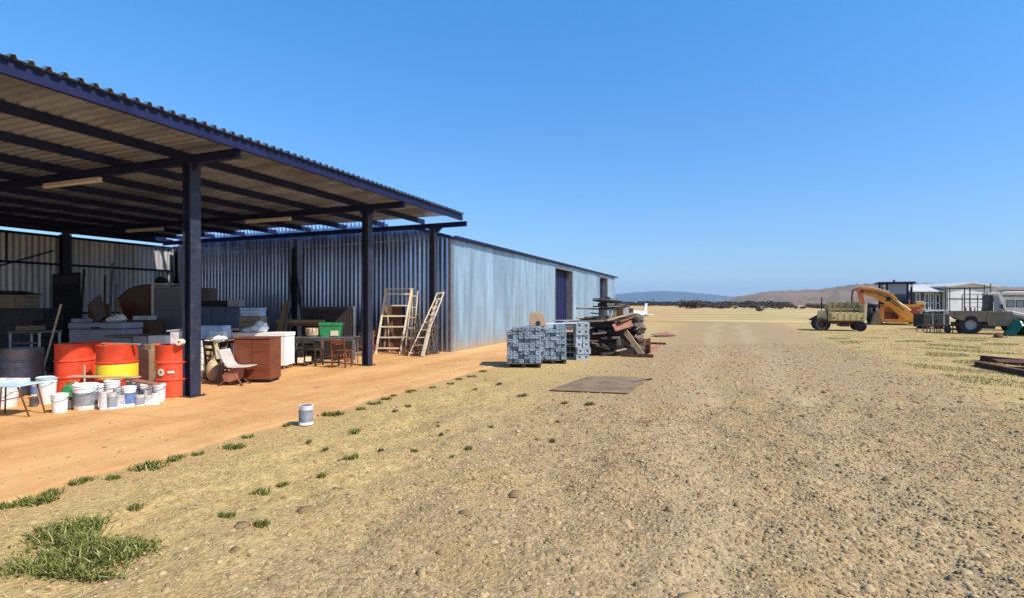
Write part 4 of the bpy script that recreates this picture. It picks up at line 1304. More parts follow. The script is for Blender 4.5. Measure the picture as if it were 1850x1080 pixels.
# --- bay by the dark wall column: bench, bed base, table with crates
v, hh = table('long brown bench against the blue grey end wall', 498, 582, 577, 15.3, .5, 'crate', 'brownwood', square=True, lr=.03, th=.09)
MB().box(-.6, .6, .06, .44, .0 + .25, .25 + .025).build('shelf', M['brownwood'], v.t)
plank('tan board leaning steeply on the left end of the bench', wl(497, 15.0, .45), wl(517, 15.35, 1.62), 0, 0, w=.16, th=.03, m='crate', up=(0, -1, 0))
plank('second tan board with a ragged top, leaning beside the bench', wl(512, 15.05, .5), wl(521, 15.3, 1.70), 0, 0, w=.10, th=.03, m='greywood', up=(0, -1, 0))
v = VF('bed_frame', 'dark slatted bed frame standing on edge by the second column', 'bed frame', 594, 15.55)
X, Z = v.X, v.Z
MB().box(X(546), X(641), 0, .03, .05, .09).box(X(546), X(641), 0, .03, Z(557), Z(553)).build('rail', M['darksteel'], v.t)
MB().box(X(638), X(642), -.004, .034, .0, Z(552)).build('post', M['steel'], v.t)
MB().box(X(545), X(548), -.004, .034, .0, Z(552)).build('post', M['darksteel'], v.t)
mb = MB()
for k in range(17):
    xx = X(548.5) + k * (X(637) - X(549)) / 17
    mb.box(xx, xx + .068, .006, .022, .091, Z(557) - .001)
mb.build('slats', M['darkwood'], v.t)
MB().box(X(548.5), X(637.5), .024, .03, .2, Z(558)).build('backing', M['blackpanel'], v.t)
v, hh = table('steel framed table carrying the green crate', 531, 640, 608, 14.25, .55, 'steel', 'steel', lr=.016, th=.02)
MB().tube((-.74, .05, .08), (.74, .05, .08), .011, 6).tube((-.05, .05, .08), (-.05, .05, .70), .013, 6).build('foot_rail', M['steel'], v.t)
hb = SL + hh + .001
v = VF('plastic_crate', 'green plastic crate on the steel framed table', 'crate', 595, 14.35, base=hb)
X, Z = v.X, v.Z
mb = MB(); W_ = X(614); h_ = .37; dp = .36
mb.add([(-W_ * .86, .02, 0), (W_ * .86, .02, 0), (W_ * .86, dp - .02, 0), (-W_ * .86, dp - .02, 0), (-W_, 0, h_), (W_, 0, h_), (W_, dp, h_), (-W_, dp, h_),
        (-W_ + .012, .012, h_), (W_ - .012, .012, h_), (W_ - .012, dp - .012, h_), (-W_ + .012, dp - .012, h_), (-W_ * .86 + .012, .032, .012), (W_ * .86 - .012, .032, .012), (W_ * .86 - .012, dp - .032, .012), (-W_ * .86 + .012, dp - .032, .012)],
       [(3, 2, 1, 0), (0, 1, 5, 4), (1, 2, 6, 5), (2, 3, 7, 6), (3, 0, 4, 7), (4, 5, 9, 8), (5, 6, 10, 9), (6, 7, 11, 10), (7, 4, 8, 11), (8, 9, 13, 12), (9, 10, 14, 13), (10, 11, 15, 14), (11, 8, 12, 15), (12, 13, 14, 15)])
mb.build('crate_shell', M['green'], v.t)
mb = MB()
mb.box(-W_ - .012, W_ + .012, -.012, -.001, h_ - .07, h_ + .002).box(W_ + .001, W_ + .012, -.012, dp + .012, h_ - .07, h_ + .002).box(-W_ - .012, -W_ - .001, -.012, dp + .012, h_ - .07, h_ + .002)
mb.build('rim', M['green'], v.t)
mb = MB().box(.03, W_ * .85, -.006, .012, .03, .16).build('paper_patch', M['cream'], v.t)
v = VF('basket', 'round cream wicker basket on the steel framed table', 'basket', 561, 14.3, base=hb)
rr = .21
MB().lathe([(rr * .7, 0), (rr * .95, .05), (rr, .14), (rr * .97, .22), (rr * .94, .22), (rr * .93, .14)], 24, Matrix.Translation((0, .22, 0))).build('basket_body', M['sack'], v.t, smooth=True)
mb = MB()
for k in range(14):
    a_ = 2 * math.pi * k / 14
    mb.tube((rr * .74 * math.cos(a_), .22 + rr * .74 * math.sin(a_), .005), (rr * 1.01 * math.cos(a_), .22 + rr * 1.01 * math.sin(a_), .13), .008, 5)
    mb.tube((rr * 1.01 * math.cos(a_), .22 + rr * 1.01 * math.sin(a_), .13), (rr * .975 * math.cos(a_), .22 + rr * .975 * math.sin(a_), .225), .008, 5)
mb.build('basket_weave', M['rustpink'], v.t)
def chair_g(label, px, z, m, rot, h=.78):
    return wood_chair(label, px, z, m, rot, h=h, group='wooden chairs pushed under the steel table')
chair_g('dark wooden chair under the left end of the steel table', 545, 14.15, 'darkwood', YAW + math.pi + .1, .70)
chair_g('dark wooden chair under the middle of the steel table', 566, 14.1, 'darkwood', YAW + math.pi - .2, .70)
chair_g('small red brown wooden chair at the right of the steel table', 618, 13.75, 'redwood', YAW + math.pi - .15, .71)
def card(label, px, z, z0, w, h):
    v = VF('card', label, 'card', px, z, z0, 'pale cards leaning on the chairs')
    MB().box(-w / 2, w / 2, 0, .012, 0, h).build('card_sheet', M['cream'], v.t)
    MB().box(-w / 2, w / 2, -.004, -.0005, h - .012, h).build('card_edge', M['crate'], v.t)
card('pale card leaning low under the left dark chair', 543, 13.85, SL + .10, .16, .14)
card('pale card leaning low under the middle dark chair', 557, 13.8, SL + .14, .14, .13)
card('pale card tucked high on the small red brown chair', 610, 13.55, SL + .58, .12, .13)

# dark low bench shadowed left of the steel table
carton('low dark chest between the white desk and the steel table', 508, 530, 612, 0, 14.9, .4, 'darkwood', base=SL)

# ---------------------------------------------------------------- ladders by the end wall
def lad(v, bx0, bx1, tx0, tx1, zb, zt, yb, yt, n, m, part, name_r='rung', w=.075, th=.055):
    for (a_, b_) in ((bx0, tx0), (bx1, tx1)):
        MB().bar((a_, yb, zb), (b_, yt, zt), th, w, (0, -1, 0)).build('stile', M[m], part)
    for k in range(n):
        f_ = (k + .55) / n
        z_ = zb + (zt - zb) * f_; yy = yb + (yt - yb) * f_
        xa = bx0 + (tx0 - bx0) * f_; xb = bx1 + (tx1 - bx1) * f_
        MB().bar((xa + .03, yy, z_), (xb - .03, yy, z_), .06, .042).build(name_r, M[m], part)
v = VF('step_ladder', 'wide cream painted step ladder standing open by the end wall', 'ladder', 702, 17.3)
X, Z = v.X, v.Z
lad(v, X(679), X(723), X(693), X(740), 0, Z(523), 0, .34, 6, 'ladder', v.t)
MB().box(X(692), X(742), .30, .55, Z(523) + .002, Z(523) + .035).build('top_step', M['ladder'], v.t)
for (a_, b_) in ((X(694), X(693)), (X(737), X(741))):
    MB().bar((a_, .78, 0), (b_, .42, Z(523)), .03, .045, (0, -1, 0)).build('prop', M['ladder'], v.t)
MB().bar((X(694), .70, .5), (X(737), .70, .5), .03, .04).bar((X(694), .58, 1.2), (X(738), .58, 1.2), .03, .04).build('prop_brace', M['ladder'], v.t)
v = VF('step_ladder', 'second cream step ladder folded and standing just right of the wide one', 'ladder', 735, 17.35)
X, Z = v.X, v.Z
for (a_, b_, c_) in ((731, 742, 0), (746, 752, .0)):
    MB().bar((X(a_), c_, 0), (X(b_), .28, Z(526)), .03, .05, (0, -1, 0)).build('stile', M['ladder'], v.t)
for k in range(6):
    f_ = (k + .5) / 6
    MB().bar((X(731) + (X(742) - X(731)) * f_ + .02, .28 * f_, Z(526) * f_), (X(746) + (X(752) - X(746)) * f_ - .02, .28 * f_, Z(526) * f_), .05, .026).build('rung', M['ladder'], v.t)
v = VF('leaning_ladder', 'narrow pale ladder leaning sideways into the corner of the shed', 'ladder', 765, 16.6)
X, Z = v.X, v.Z
p0, p1 = (X(738), .0, 0), (X(783), .85, Z(530))
q0, q1 = (X(757), .0, 0), (X(796), .85, Z(528))
MB().bar(p0, p1, .03, .06, (0, -1, 0)).build('stile', M['ladder'], v.t)
MB().bar(q0, q1, .03, .06, (0, -1, 0)).build('stile', M['ladder'], v.t)
for k in range(8):
    f_ = (k + .4) / 8.2
    a_ = Vector(p0).lerp(Vector(p1), f_); b_ = Vector(q0).lerp(Vector(q1), f_)
    MB().bar(a_, b_, .04, .026).build('rung', M['ladder'], v.t)
MB().bar(Vector(p1), Vector(q1), .05, .04).build('top_rail', M['ladder'], v.t)
plank('long pale plank leaning against the corner beside the narrow ladder', wl(763, 16.4, .02), wl(789, 17.6, 1.75), 0, 0, w=.11, th=.03, m='ladder', up=(0, -1, 0))

# brushwood between the ladders
def twigs(px, z, w, h, n, seed, m, label, name='brushwood'):
    r_ = random.Random(seed)
    x, y = W(px, z)
    o = MB()
    for k in range(n):
        a_ = r_.uniform(-w, w); b_ = r_.uniform(-.3, .3)
        L = r_.uniform(.3, 1) * h
        p = Vector((a_, b_, 0.01)); q_ = p + Vector((r_.uniform(-.5, .5) * w, r_.uniform(-.2, .2), L))
        md = (p + q_) / 2 + Vector((r_.uniform(-.1, .1), r_.uniform(-.1, .1), 0))
        o.path([p, md, q_], r_.uniform(.006, .016), 5)
        for j in range(3):
            s_ = md.lerp(q_, r_.random()); o.tube(s_, s_ + Vector((r_.uniform(-.25, .25), r_.uniform(-.2, .2), r_.uniform(-.05, .25))), .006, 4, .003)
    ob = o.build(name, M[m], None)
    ob.location = (x, y, SL); ob.rotation_euler = (0, 0, YAW)
    tag(ob, label, 'brushwood')
twigs(768, 17.15, .32, 1.25, 46, 3, 'greywood', 'tangle of dry grey sticks between the ladders')
twigs(664, 17.0, .16, .85, 34, 5, 'rustpink', 'bundle of reddish sticks behind the second column')
twigs(752, 16.85, .3, .5, 26, 9, 'rust', 'low rusty tangle of wire and sticks at the feet of the ladders')
for k, (px, z, h_) in enumerate(((700, 17.0, 1.0), (716, 17.2, .8), (662, 17.2, 1.1))):
    pass
v = VF('board', 'dark plywood sheet standing behind the wide step ladder', 'board', 708, 18.3)
MB().box(-.30, .33, 0, .02, 0, 1.55, Matrix.Rotation(R(-4), 4, 'X')).build('board_face', M['brownwood'], v.t, bevel=.003)
MB().box(-.27, -.20, -.012, -.001, .05, 1.5, Matrix.Rotation(R(-4), 4, 'X')).build('batten', M['crate'], v.t)
# ---------------------------------------------------------------- kerb blocks stacked on pallets
def pallet(label, loc, rz, w, d):
    t = thing('pallet', label, 'pallet', loc, rz, None)
    mb = MB()
    for k in range(6):
        yy = -d / 2 + k * (d - .1) / 5
        mb.box(-w / 2, w / 2, yy, yy + .1, .101, .12)
    mb.build('deck_boards', M['greywood'], t)
    mb = MB()
    for xx in (-w / 2, -.045, w / 2 - .09):
        mb.box(xx, xx + .09, -d / 2, d / 2, .02, .10)
    mb.build('bearers', M['darkwood'], t)
    return t
_bm = None
def block_root(label, grp):
    global _bm
    t = bpy.data.objects.new('kerb_block', _bm) if _bm else None
    if t is None:
        mb = MB()
        r_ = random.Random(4)
        w, h = .139, .099
        n = 8
        outline = [(-w / 2 + .012, -h / 2), (w / 2 - .012, -h / 2), (w / 2, -h / 2 + .012), (w / 2, h / 2 - .014), (w / 2 - .014, h / 2), (-w / 2 + .014, h / 2), (-w / 2, h / 2 - .014), (-w / 2, -h / 2 + .012)]
        # shallow hollow in the end face, chipped arrises
        vs = []
        for k, (y_, s_) in enumerate(((.004, .3), (-.004, .6), (0, .94), (.014, 1), (.84, 1), (.852, .97))):
            for (a_, b_) in outline:
                j = 1 + r_.uniform(-.02, .02)
                vs.append((a_ * s_ * j, y_, b_ * s_ * j))
        fs = [tuple(range(7, -1, -1)), tuple(range(40, 48))]
        for k in range(5):
            for i in range(8):
                fs.append((k * 8 + i, k * 8 + (i + 1) % 8, k * 8 + 8 + (i + 1) % 8, k * 8 + 8 + i))
        mb.add(vs, fs)
        t = mb.build('kerb_block', M['concrete'])
        _bm = t.data
    else:
        COL.objects.link(t)
    return tag(t, label, 'block', grp)

def stack(px, py, turn, cols, rows, label, grp, plabel, pxw, missing=()):
    x, y = G(px, py)
    rz = YAW + turn
    c_, s_ = math.cos(rz), math.sin(rz)
    W_ = cols * .1425
    r_ = random.Random(int(px))
    pc = Vector((x, y, 0)) + Vector((c_, s_, 0)) * (W_ / 2) + Vector((-s_, c_, 0)) * .43
    pallet(plabel, (pc.x, pc.y, 0.0), rz, W_, .86)
    for i in range(cols):
        for j in range(rows):
            if (i, j) in missing: continue
            o = block_root(label, grp)
            lx = (i + .5) * .1425 + r_.uniform(-.0015, .0015)
            ly = r_.choice((0, 0, .02, .05, .0)) + r_.uniform(-.03, .03)
            o.location = (x + c_ * lx - s_ * ly, y + s_ * lx + c_ * ly, .122 + .0495 + j * .1005)
            o.rotation_euler = (0, r_.uniform(-.008, .008), rz + r_.uniform(-.006, .006))
stack(915.5, 663.5, -.05, 6, 9, 'blue grey concrete kerb block in the nearest, leftmost block stack', 'kerb blocks of the nearest stack', 'wooden pallet under the nearest block stack', .88, {(0, 8)})
stack(975, 656.5, .0, 5, 9, 'blue grey concrete kerb block in the middle block stack, right behind the nearest', 'kerb blocks of the middle stack', 'wooden pallet under the middle block stack', .8, {(2, 8), (1, 8)})

# hollow pale blocks in the last stack
hb_me = None
def hollow(label, grp):
    global hb_me
    if hb_me is None:
        mb = MB(); w, h, d = .185, .175, .39
        mb.box(-w / 2, w / 2, 0, d, -h / 2, -h / 2 + .058).box(-w / 2, w / 2, 0, d, h / 2 - .05, h / 2)
        mb.box(-w / 2, -w / 2 + .055, 0, d, -h / 2 + .058, h / 2 - .05).box(w / 2 - .062, w / 2, 0, d, -h / 2 + .058, h / 2 - .05)
        mb.box(-w / 2 + .055, w / 2 - .062, .05, d / 2 + .02, -h / 2 + .058, h / 2 - .05)
        o = mb.build('hollow_block', M['concretelight']); hb_me = o.data
    else:
        o = bpy.data.objects.new('hollow_block', hb_me); COL.objects.link(o)
    return tag(o, label, 'block', grp)
x, y = G(1041, 650)
rr_ = random.Random(6)
for j in range(6):
    for i in range(2):
        for k in range(2):
            o = hollow('pale hollow concrete block in the last, thin stack by the scrap pile', 'hollow blocks of the thin stack')
            lx = i * .192 + rr_.uniform(-.012, .012) + .09 + (.03 if j == 1 else 0); ly = k * .4 + rr_.uniform(-.02, .02)
            o.location = (x + cs * lx - sn * ly, y + sn * lx + cs * ly, .09 + j * .179)
            o.rotation_euler = (0, 0, YAW + rr_.uniform(-.05, .05))
# wire mesh crate between the stacks
v = VF('mesh_cage', 'pale steel mesh cage standing between the middle stack and the thin stack', 'cage', 1034, 15.9, base=0)
MB().box(-.20, .16, 0, .04, 0, .04).box(-.20, -.17, 0, .03, .04, 1.08).box(.13, .16, 0, .03, .04, 1.08).box(-.2, .16, .6, .64, 0, .04).box(-.2, -.17, .61, .64, .04, 1.08).box(.13, .16, .61, .64, .04, 1.08).box(-.2, .16, 0, .03, 1.08, 1.11).box(-.2, .16, .61, .64, 1.08, 1.11).build('frame', M['concretelight'], v.t)
mb = MB()
for k in range(1, 6):
    mb.box(-.17, .13, .008, .02, k * .18, k * .18 + .018)
    mb.box(-.17, .13, .62, .632, k * .18, k * .18 + .018)
for k in range(1, 3):
    mb.box(-.17 + k * .1, -.16 + k * .1, .004, .0075, .04, 1.08)
mb.build('mesh', M['concretelight'], v.t)
for k, zz in enumerate((.05, .42)):
    v2 = VF('drum_block', ('dark rolled rubber mat at the bottom of the mesh cage' if k == 0 else 'dark rubber mat rolled on top of another in the mesh cage'), 'mat', 1034, 16.05, base=zz)
    v2.t.name = 'rubber_mat'
    MB().lathe([(.14, 0), (.155, .02), (.155, .33), (.14, .345)], 18, Matrix.Translation((-.02, .2, 0))).build('mat_roll', M['black'], v2.t, smooth=True)
    MB().lathe([(.158, .14), (.158, .18)], 18, Matrix.Translation((-.02, .2, 0)), cap=False).build('strap', M['greywood'], v2.t)
# seat shell and white boards on the stacks
v = VF('seat_shell', 'pinkish brown plywood seat with a round hole on top of the nearest stack', 'seat', 971, 14.1, base=1.03)
n_ = 16
ol = [(-.21, 0), (.23, 0), (.20, .16), (.14, .35), (.08, .375), (-.14, .37), (-.19, .35), (-.2, .15)]
MB().prism(ol, 0, .05, Matrix.Rotation(R(-14), 4, 'X')).build('seat_board', M['carton'], v.t, bevel=.015)
MB().lathe([(.062, 0), (.062, .012), (.05, .014)], 18, Matrix.Rotation(R(-14), 4, 'X') @ Matrix.Translation((.02, -.001, .075)) @ Matrix.Rotation(R(90), 4, 'X')).build('hole_rim', M['darkwood'], v.t, smooth=True)
plank('thin white board lying on the middle block stack', wl(985, 15.3, 1.045), wl(1040, 15.5, 1.065), 0, 0, w=.2, th=.022, m='white')
plank('grey white strip lying across the mesh cage', wl(1000, 15.75, 1.125), wl(1048, 15.85, 1.14), 0, 0, w=.12, th=.02, m='concretelight')

# ---------------------------------------------------------------- scrap wood pile
PZ = 16.9
GP = 'timbers of the dark scrap pile'
def pp(px, py, z=PZ):
    x, y = W(px, z); return (x, y, H(py, z))
def pb(label, a, b, w, th, m, za=PZ, zb=PZ, up=(0, 0, 1), grp=None, name='plank'):
    return plank(label, pp(*a, za), pp(*b, zb), 0, 0, w, th, m, grp, name, up)
rs = random.Random(12)
# cross-stacked dark sleepers make the body of the heap
lv = 0
for lay in range(5):
    z0 = .11 + lay * .205
    if lay % 2 == 0:
        for k in range(3):
            zz = PZ + .25 + k * .42 + rs.uniform(-.04, .04)
            a_ = W(1062 + rs.uniform(-6, 5), zz); b_ = W(1140 + rs.uniform(-4, 10) - lay * 4, zz + rs.uniform(-.1, .1))
            plank('dark railway sleeper laid across in the body of the scrap pile', (a_[0], a_[1], z0), (b_[0], b_[1], z0 + rs.uniform(-.005, .005)), 0, 0, .26, .195, 'darkwood', 'sleepers laid across in the scrap pile', 'sleeper', cat='sleeper')
    else:
        for k in range(4):
            px = 1070 + k * 17 + rs.uniform(-4, 4)
            a_ = W(px, PZ + .05 + rs.uniform(-.08, .06)); b_ = W(px + 2, PZ + 1.45)
            plank('dark railway sleeper lying end on in the body of the scrap pile', (a_[0], a_[1], z0), (b_[0], b_[1], z0), 0, 0, .24, .195, 'darkwood', 'sleepers lying end on in the scrap pile', 'sleeper', cat='sleeper')
T1 = 1.13     # top of the sleepers
L_ = 'rough grey board in the fanned layer on top of the sleepers'
for k in range(9):
    a_ = (1046 + rs.uniform(-4, 14), 580 - k * .8); b_ = (1138 + rs.uniform(-8, 16), 578 - k * 1.6)
    pb(L_, a_, b_, rs.uniform(.10, .2), .035, rs.choice(['greywood', 'darkwood', 'greywood']), PZ - .12 + k * .13, PZ + .05 + k * .13 + rs.uniform(-.1, .1), grp='rough boards fanned on the sleepers')
pb('pale board lying up to the right across the fanned boards', (1096, 577.5), (1142, 565), .13, .04, 'palewood', PZ - .2, PZ - .05)
pb('grey plank jutting left out of the upper pile', (1043, 556), (1112, 558), .2, .05, 'greywood', PZ + .2, PZ + .35)
pb('dark plank lying right in the upper pile', (1085, 556.5), (1134, 553), .22, .05, 'darkwood', PZ + .1, PZ + .3)
pb('broad grey board under the round lid of the pile', (1074, 553), (1126, 549), .4, .04, 'greywood', PZ + .3, PZ + .5)
# uprights and short pieces that carry the upper layer
for k, (px, pa, pb_, w_, m_, lab) in enumerate((
        (1086, 576, 558, .14, 'greywood', 'short grey post holding up the left of the upper planks'),
        (1103, 573, 557, .10, 'whitedirty', 'short whitish post in the middle of the upper pile'),
        (1111, 572, 556, .10, 'palewood', 'pale post end beside the whitish post in the pile'),
        (1120, 571, 553, .20, 'brownwood', 'brown box shaped block in the right of the upper pile'),
        (1084, 554, 546, .12, 'darkwood', 'dark stub under the left of the round lid'),
        (1092, 553, 546, .14, 'darkwood', 'dark stub under the middle of the round lid'),
        (1104, 552, 545, .16, 'whitedirty', 'whitish lump under the right of the round lid'),
        (1131, 568, 554, .12, 'whitedirty', 'whitish post at the right end of the upper pile'),
        (1140, 570, 556, .14, 'rubbish', 'grey stub at the far right of the upper pile'))):
    a_ = pp(px, pa, PZ + .22); b_ = pp(px, pb_, PZ + .22)
    plank(lab, a_, b_, 0, 0, w_, w_ * .9, m_, None, 'post', (0, 1, 0), cat='post')
x, y = W(1097, PZ + .3)
t = thing('reel_flange', 'round dark wooden reel lid crowning the scrap pile', 'reel lid', (x, y, H(545, PZ + .3)), 0)
MB().lathe([(.2, -.02), (.44, 0.02), (.47, .04), (.47, .065), (.40, .075), (.1, .10)], 28, Matrix.Rotation(R(3), 4, 'Y')).build('flange', M['darkwood'], t, smooth=True)
MB().lathe([(.09, .101), (.09, .14), (.05, .14), (.05, .103)], 16, Matrix.Rotation(R(3), 4, 'Y'), cap=False).build('hub', M['darksteel'], t, smooth=True)
# back and filling of the heap: added dark sheets close the bright gaps, short ends wedged into the sides
for k in range(5):
    a_ = (1072 + k * 13, 640); b_ = (1080 + k * 12 + rs.uniform(-8, 8), 588 + rs.uniform(-4, 6))
    pb('dark filler sheet added upright inside the sleeper heap to close its gaps', a_, b_, .42, .03, 'darkwood', PZ + .85, PZ + .95, up=(0, -1, 0), grp='filler sheets inside the heap', name='filler_sheet')
for k in range(12):
    px = rs.uniform(1064, 1124); py = rs.uniform(592, 640)
    L = rs.uniform(6, 16)
    pb('short broken timber end poking out of the front of the heap', (px - L, py + rs.uniform(-5, 5)), (px + L, min(641, py + rs.uniform(-5, 5))), rs.uniform(.06, .16), rs.uniform(.03, .07), rs.choice(['darkwood', 'darkwood', 'brownwood', 'greywood']), PZ - rs.uniform(.02, .22), PZ + rs.uniform(-.1, .2), grp='short timber ends in the front of the heap')
for k in range(8):
    px = rs.uniform(1058, 1140); py = rs.uniform(566, 578)
    L = rs.uniform(8, 22)
    pb('short crooked board lying loose on top of the fanned boards', (px - L, py + rs.uniform(-4, 5)), (px + L, py + rs.uniform(-5, 4)), rs.uniform(.06, .14), rs.uniform(.03, .05), rs.choice(['greywood', 'darkwood', 'brownwood', 'palewood']), PZ + rs.uniform(-.1, .5), PZ + rs.uniform(-.1, .5), grp='loose short boards on top of the heap')
# right flank
pb('faded red board on the right flank of the pile', (1108, 592), (1142, 582), .28, .04, 'rustpink', PZ - .25, PZ - .05, up=(0, -.8, .6))
pb('brown board sloping over the faded red one', (1118, 580), (1143, 571), .2, .04, 'brownwood', PZ - .2, PZ + .1)
pb('pale squared beam leaning from the pile down to the ground', (1129, 597), (1160, 640), .16, .09, 'palewood', PZ + .05, 17.0, up=(0, -1, 0), name='beam')
pb('dark beam end beside the pale leaning beam', (1120, 601), (1142, 636), .12, .08, 'brownwood', PZ + .15, 17.1, up=(0, -1, 0), name='beam')
pb('grey stub post low in the front of the pile', (1117, 607), (1118, 622), .1, .08, 'greywood', PZ - .08, PZ - .08, up=(0, 1, 0))
pb('broken pale board end low in the front of the pile', (1113, 633), (1131, 629), .12, .04, 'palewood', PZ - .15, PZ - .1)
pb('grey board poking out low on the left front of the pile', (1068, 618), (1090, 622), .1, .04, 'greywood', PZ - .15, PZ - .05)
for k, (px, py, s_, lab) in enumerate(((1150, 575, .22, 'grey tangle of sheet scrap high on the right of the pile'), (1153, 592, .26, 'grey lump of sheet scrap halfway up the right flank'), (1150, 612, .30, 'large grey lump of scrap at the right foot of the pile'), (1160, 604, .2, 'small grey lump of scrap right of the large one'))):
    z_ = PZ + .6
    x, y = W(px, z_)
    o = MB().sphere((0, 0, 0), s_, s_ * .9, s_ * .8, 30 + k, .22, 11, 8).build('scrap_lump', M['rubbish'])
    o.location = (x, y, H(py, z_)); o.rotation_euler = (.3 * k, .2, k)
    tag(o, lab, 'scrap')
    if py > 600: o.location.z = s_ * .62
x, y = W(1150, PZ + .7)
t = thing('crushed_drum', 'rusty crushed drum lying under the grey scrap at the right of the pile', 'drum', (x, y, .27), .4)
Mx = Matrix.Rotation(R(90), 4, 'Y') @ Matrix.Rotation(.3, 4, 'X')
MB().lathe([(.27, -.4), (.29, -.38), (.23, -.1), (.28, .05), (.22, .3), (.26, .42), (.2, .44)], 11, Mx).build('body', M['rust'], t)
MB().lathe([(.285, .02), (.297, .05), (.285, .08)], 11, Mx, cap=False).build('hoop', M['rubbish'], t)
for k in range(12):
    px = rs.uniform(1136, 1160); py = rs.uniform(572, 628)
    L = rs.uniform(4, 11); q_ = rs.uniform(-8, 8)
    pb('crooked scrap of wood or iron in the tangle on the right flank of the pile', (px - L, py - q_), (px + L * .7, min(634, py + q_)), rs.uniform(.05, .22), rs.uniform(.02, .06), rs.choice(['rubbish', 'greywood', 'darkwood', 'rust', 'greywood']), PZ + rs.uniform(.1, .8), PZ + rs.uniform(.1, .8), up=(rs.uniform(-.5, .5), -.6, .6), grp='crooked scraps on the right flank', name='scrap_piece')
# iron on the ground to the right
def gbar(label, a, b, w, h, m, name='steel_bar', grp=None):
    p, q_ = gl(*a, h / 2 + .002), gl(*b, h / 2 + .002)
    mb = MB()
    d = Vector(q_) - Vector(p); L = d.length; an = math.atan2(d.y, d.x)
    # channel section lying on its web
    mb.box(0, L, -w / 2, w / 2, -h / 2, -h / 2 + .012).box(0, L, -w / 2, -w / 2 + .012, -h / 2 + .0121, h / 2).box(0, L, w / 2 - .012, w / 2, -h / 2 + .0121, h / 2)
    o = mb.build(name, M[m]); o.location = p; o.rotation_euler = (0, 0, an)
    return tag(o, label, 'steel bar', grp)
gbar('dark rusty channel lying at the right front foot of the pile', (1122, 643), (1180, 645), .16, .09, 'rust')
gbar('dark rusty channel lying behind the faded red bar', (1154, 620), (1202, 622), .12, .08, 'rust')
gbar('faded red bar lying between two dark channels', (1166, 641), (1193, 622), .17, .05, 'rustpink')
x, y = G(1196, 607)
t = thing('rusty_plate', 'rusty red brown plate lying alone beyond the scrap pile', 'plate', (x, y, .03), YAW + .5)
MB().add([(-.55, -.3, 0), (.5, -.42, .0), (.62, .3, .14), (-.35, .42, .05), (-.55, -.3, .03), (.5, -.42, .03), (.62, .3, .17), (-.35, .42, .08)], [(3, 2, 1, 0), (4, 5, 6, 7), (0, 1, 5, 4), (1, 2, 6, 5), (2, 3, 7, 6), (3, 0, 4, 7)]).build('sheet', M['rustpink'], t)
MB().tube((-.5, -.3, .05), (.48, -.40, .05), .025, 7).build('rim', M['rust'], t)
# flat sheet on the gravel
A = [gl(992, 706), gl(1134, 711.5), gl(1170, 686), gl(1130, 681.5), gl(1062, 681)]
cx, cy = sum(p[0] for p in A) / 5, sum(p[1] for p in A) / 5
vs = [(p[0] - cx, p[1] - cy, .018) for p in A] + [(p[0] - cx, p[1] - cy, .030) for p in A]
o = MB().add(vs, [(4, 3, 2, 1, 0), (5, 6, 7, 8, 9)] + [(i, (i + 1) % 5, 5 + (i + 1) % 5, 5 + i) for i in range(5)]).build('steel_sheet', M['plate'], None, bevel=.003)
o.location = (cx, cy, 0)
tag(o, 'large flat brown steel sheet lying on the gravel in front of the stacks', 'sheet')
plank('thin dark stick lying on the gravel beside the flat sheet', gl(1142, 692, .02), gl(1176, 685, .02), 0, 0, .05, .03, 'darkwood')

# ---------------------------------------------------------------- white aircraft
v = VF('light_aircraft', 'small white light aircraft with upright tail fin parked beyond the pile', 'aircraft', 1112, 47.0, base=0)
s_ = v.s
prof = [(.06, -1.9), (.20, -1.75), (.40, -1.0), (.46, -.2), (.45, .6), (.42, 1.6), (.34, 2.8), (.12, 3.6)]
Mx = Matrix.Translation((0, 0, .66)) @ Matrix.Rotation(R(-62), 4, 'Z') @ Matrix.Rotation(R(-90), 4, 'X') @ Matrix.Scale(1, 4)
v.t.rotation_euler.z = YAW
fus = MB().lathe(prof, 18, Mx).build('fuselage', M['planewhite'], v.t, smooth=True)
# local axis of the fuselage in plan
ax = (Mx.to_3x3() @ Vector((0, 0, 1))).normalized(); lat = Vector((-ax.y, ax.x, 0))
def quadslab(name, c, u, wv, L, wd, th, m, par, up=Vector((0, 0, 1))):
    mb = MB(); vs = []
    for zz in (-th / 2, th / 2):
        for (a_, b_) in ((-1, -1), (1, -1), (1, 1), (-1, 1)):
            vs.append(Vector(c) + u * (a_ * L / 2) + wv * (b_ * wd / 2 * (1 if a_ * 1 else 1)) + up * zz)
    mb.add(vs, [(3, 2, 1, 0), (4, 5, 6, 7), (0, 1, 5, 4), (1, 2, 6, 5), (2, 3, 7, 6), (3, 0, 4, 7)])
    return mb.build(name, m, par, bevel=.02)
ctr = Vector((0, 0, .66))
quadslab('wing', ctr + ax * -.35 + lat * 1.6 + Vector((0, 0, -.18)), lat, ax, 2.6, 1.1, .12, M['planewhite'], v.t)
quadslab('wing', ctr + ax * -.35 - lat * 1.6 + Vector((0, 0, -.18)), lat, ax, 2.6, 1.1, .12, M['planewhite'], v.t)
quadslab('tailplane', ctr + ax * 3.2, lat, ax, 1.9, .6, .07, M['planewhite'], v.t)
mb = MB(); vs = []
for zz in (-.04, .04):
    for (a_, z_) in ((3.0, .1), (3.5, .05), (3.55, 1.0), (3.3, 1.02)):
        vs.append(ctr + ax * a_ + lat * zz + Vector((0, 0, z_)))
mb.add(vs, [(3, 2, 1, 0), (4, 5, 6, 7), (0, 1, 5, 4), (1, 2, 6, 5), (2, 3, 7, 6), (3, 0, 4, 7)]); mb.build('tail_fin', M['planewhite'], v.t)
MB().sphere(ctr + ax * -.4 + Vector((0, 0, .42)), .42, .42, .26, 3, 0).build('canopy', M['glass'], v.t, smooth=True)
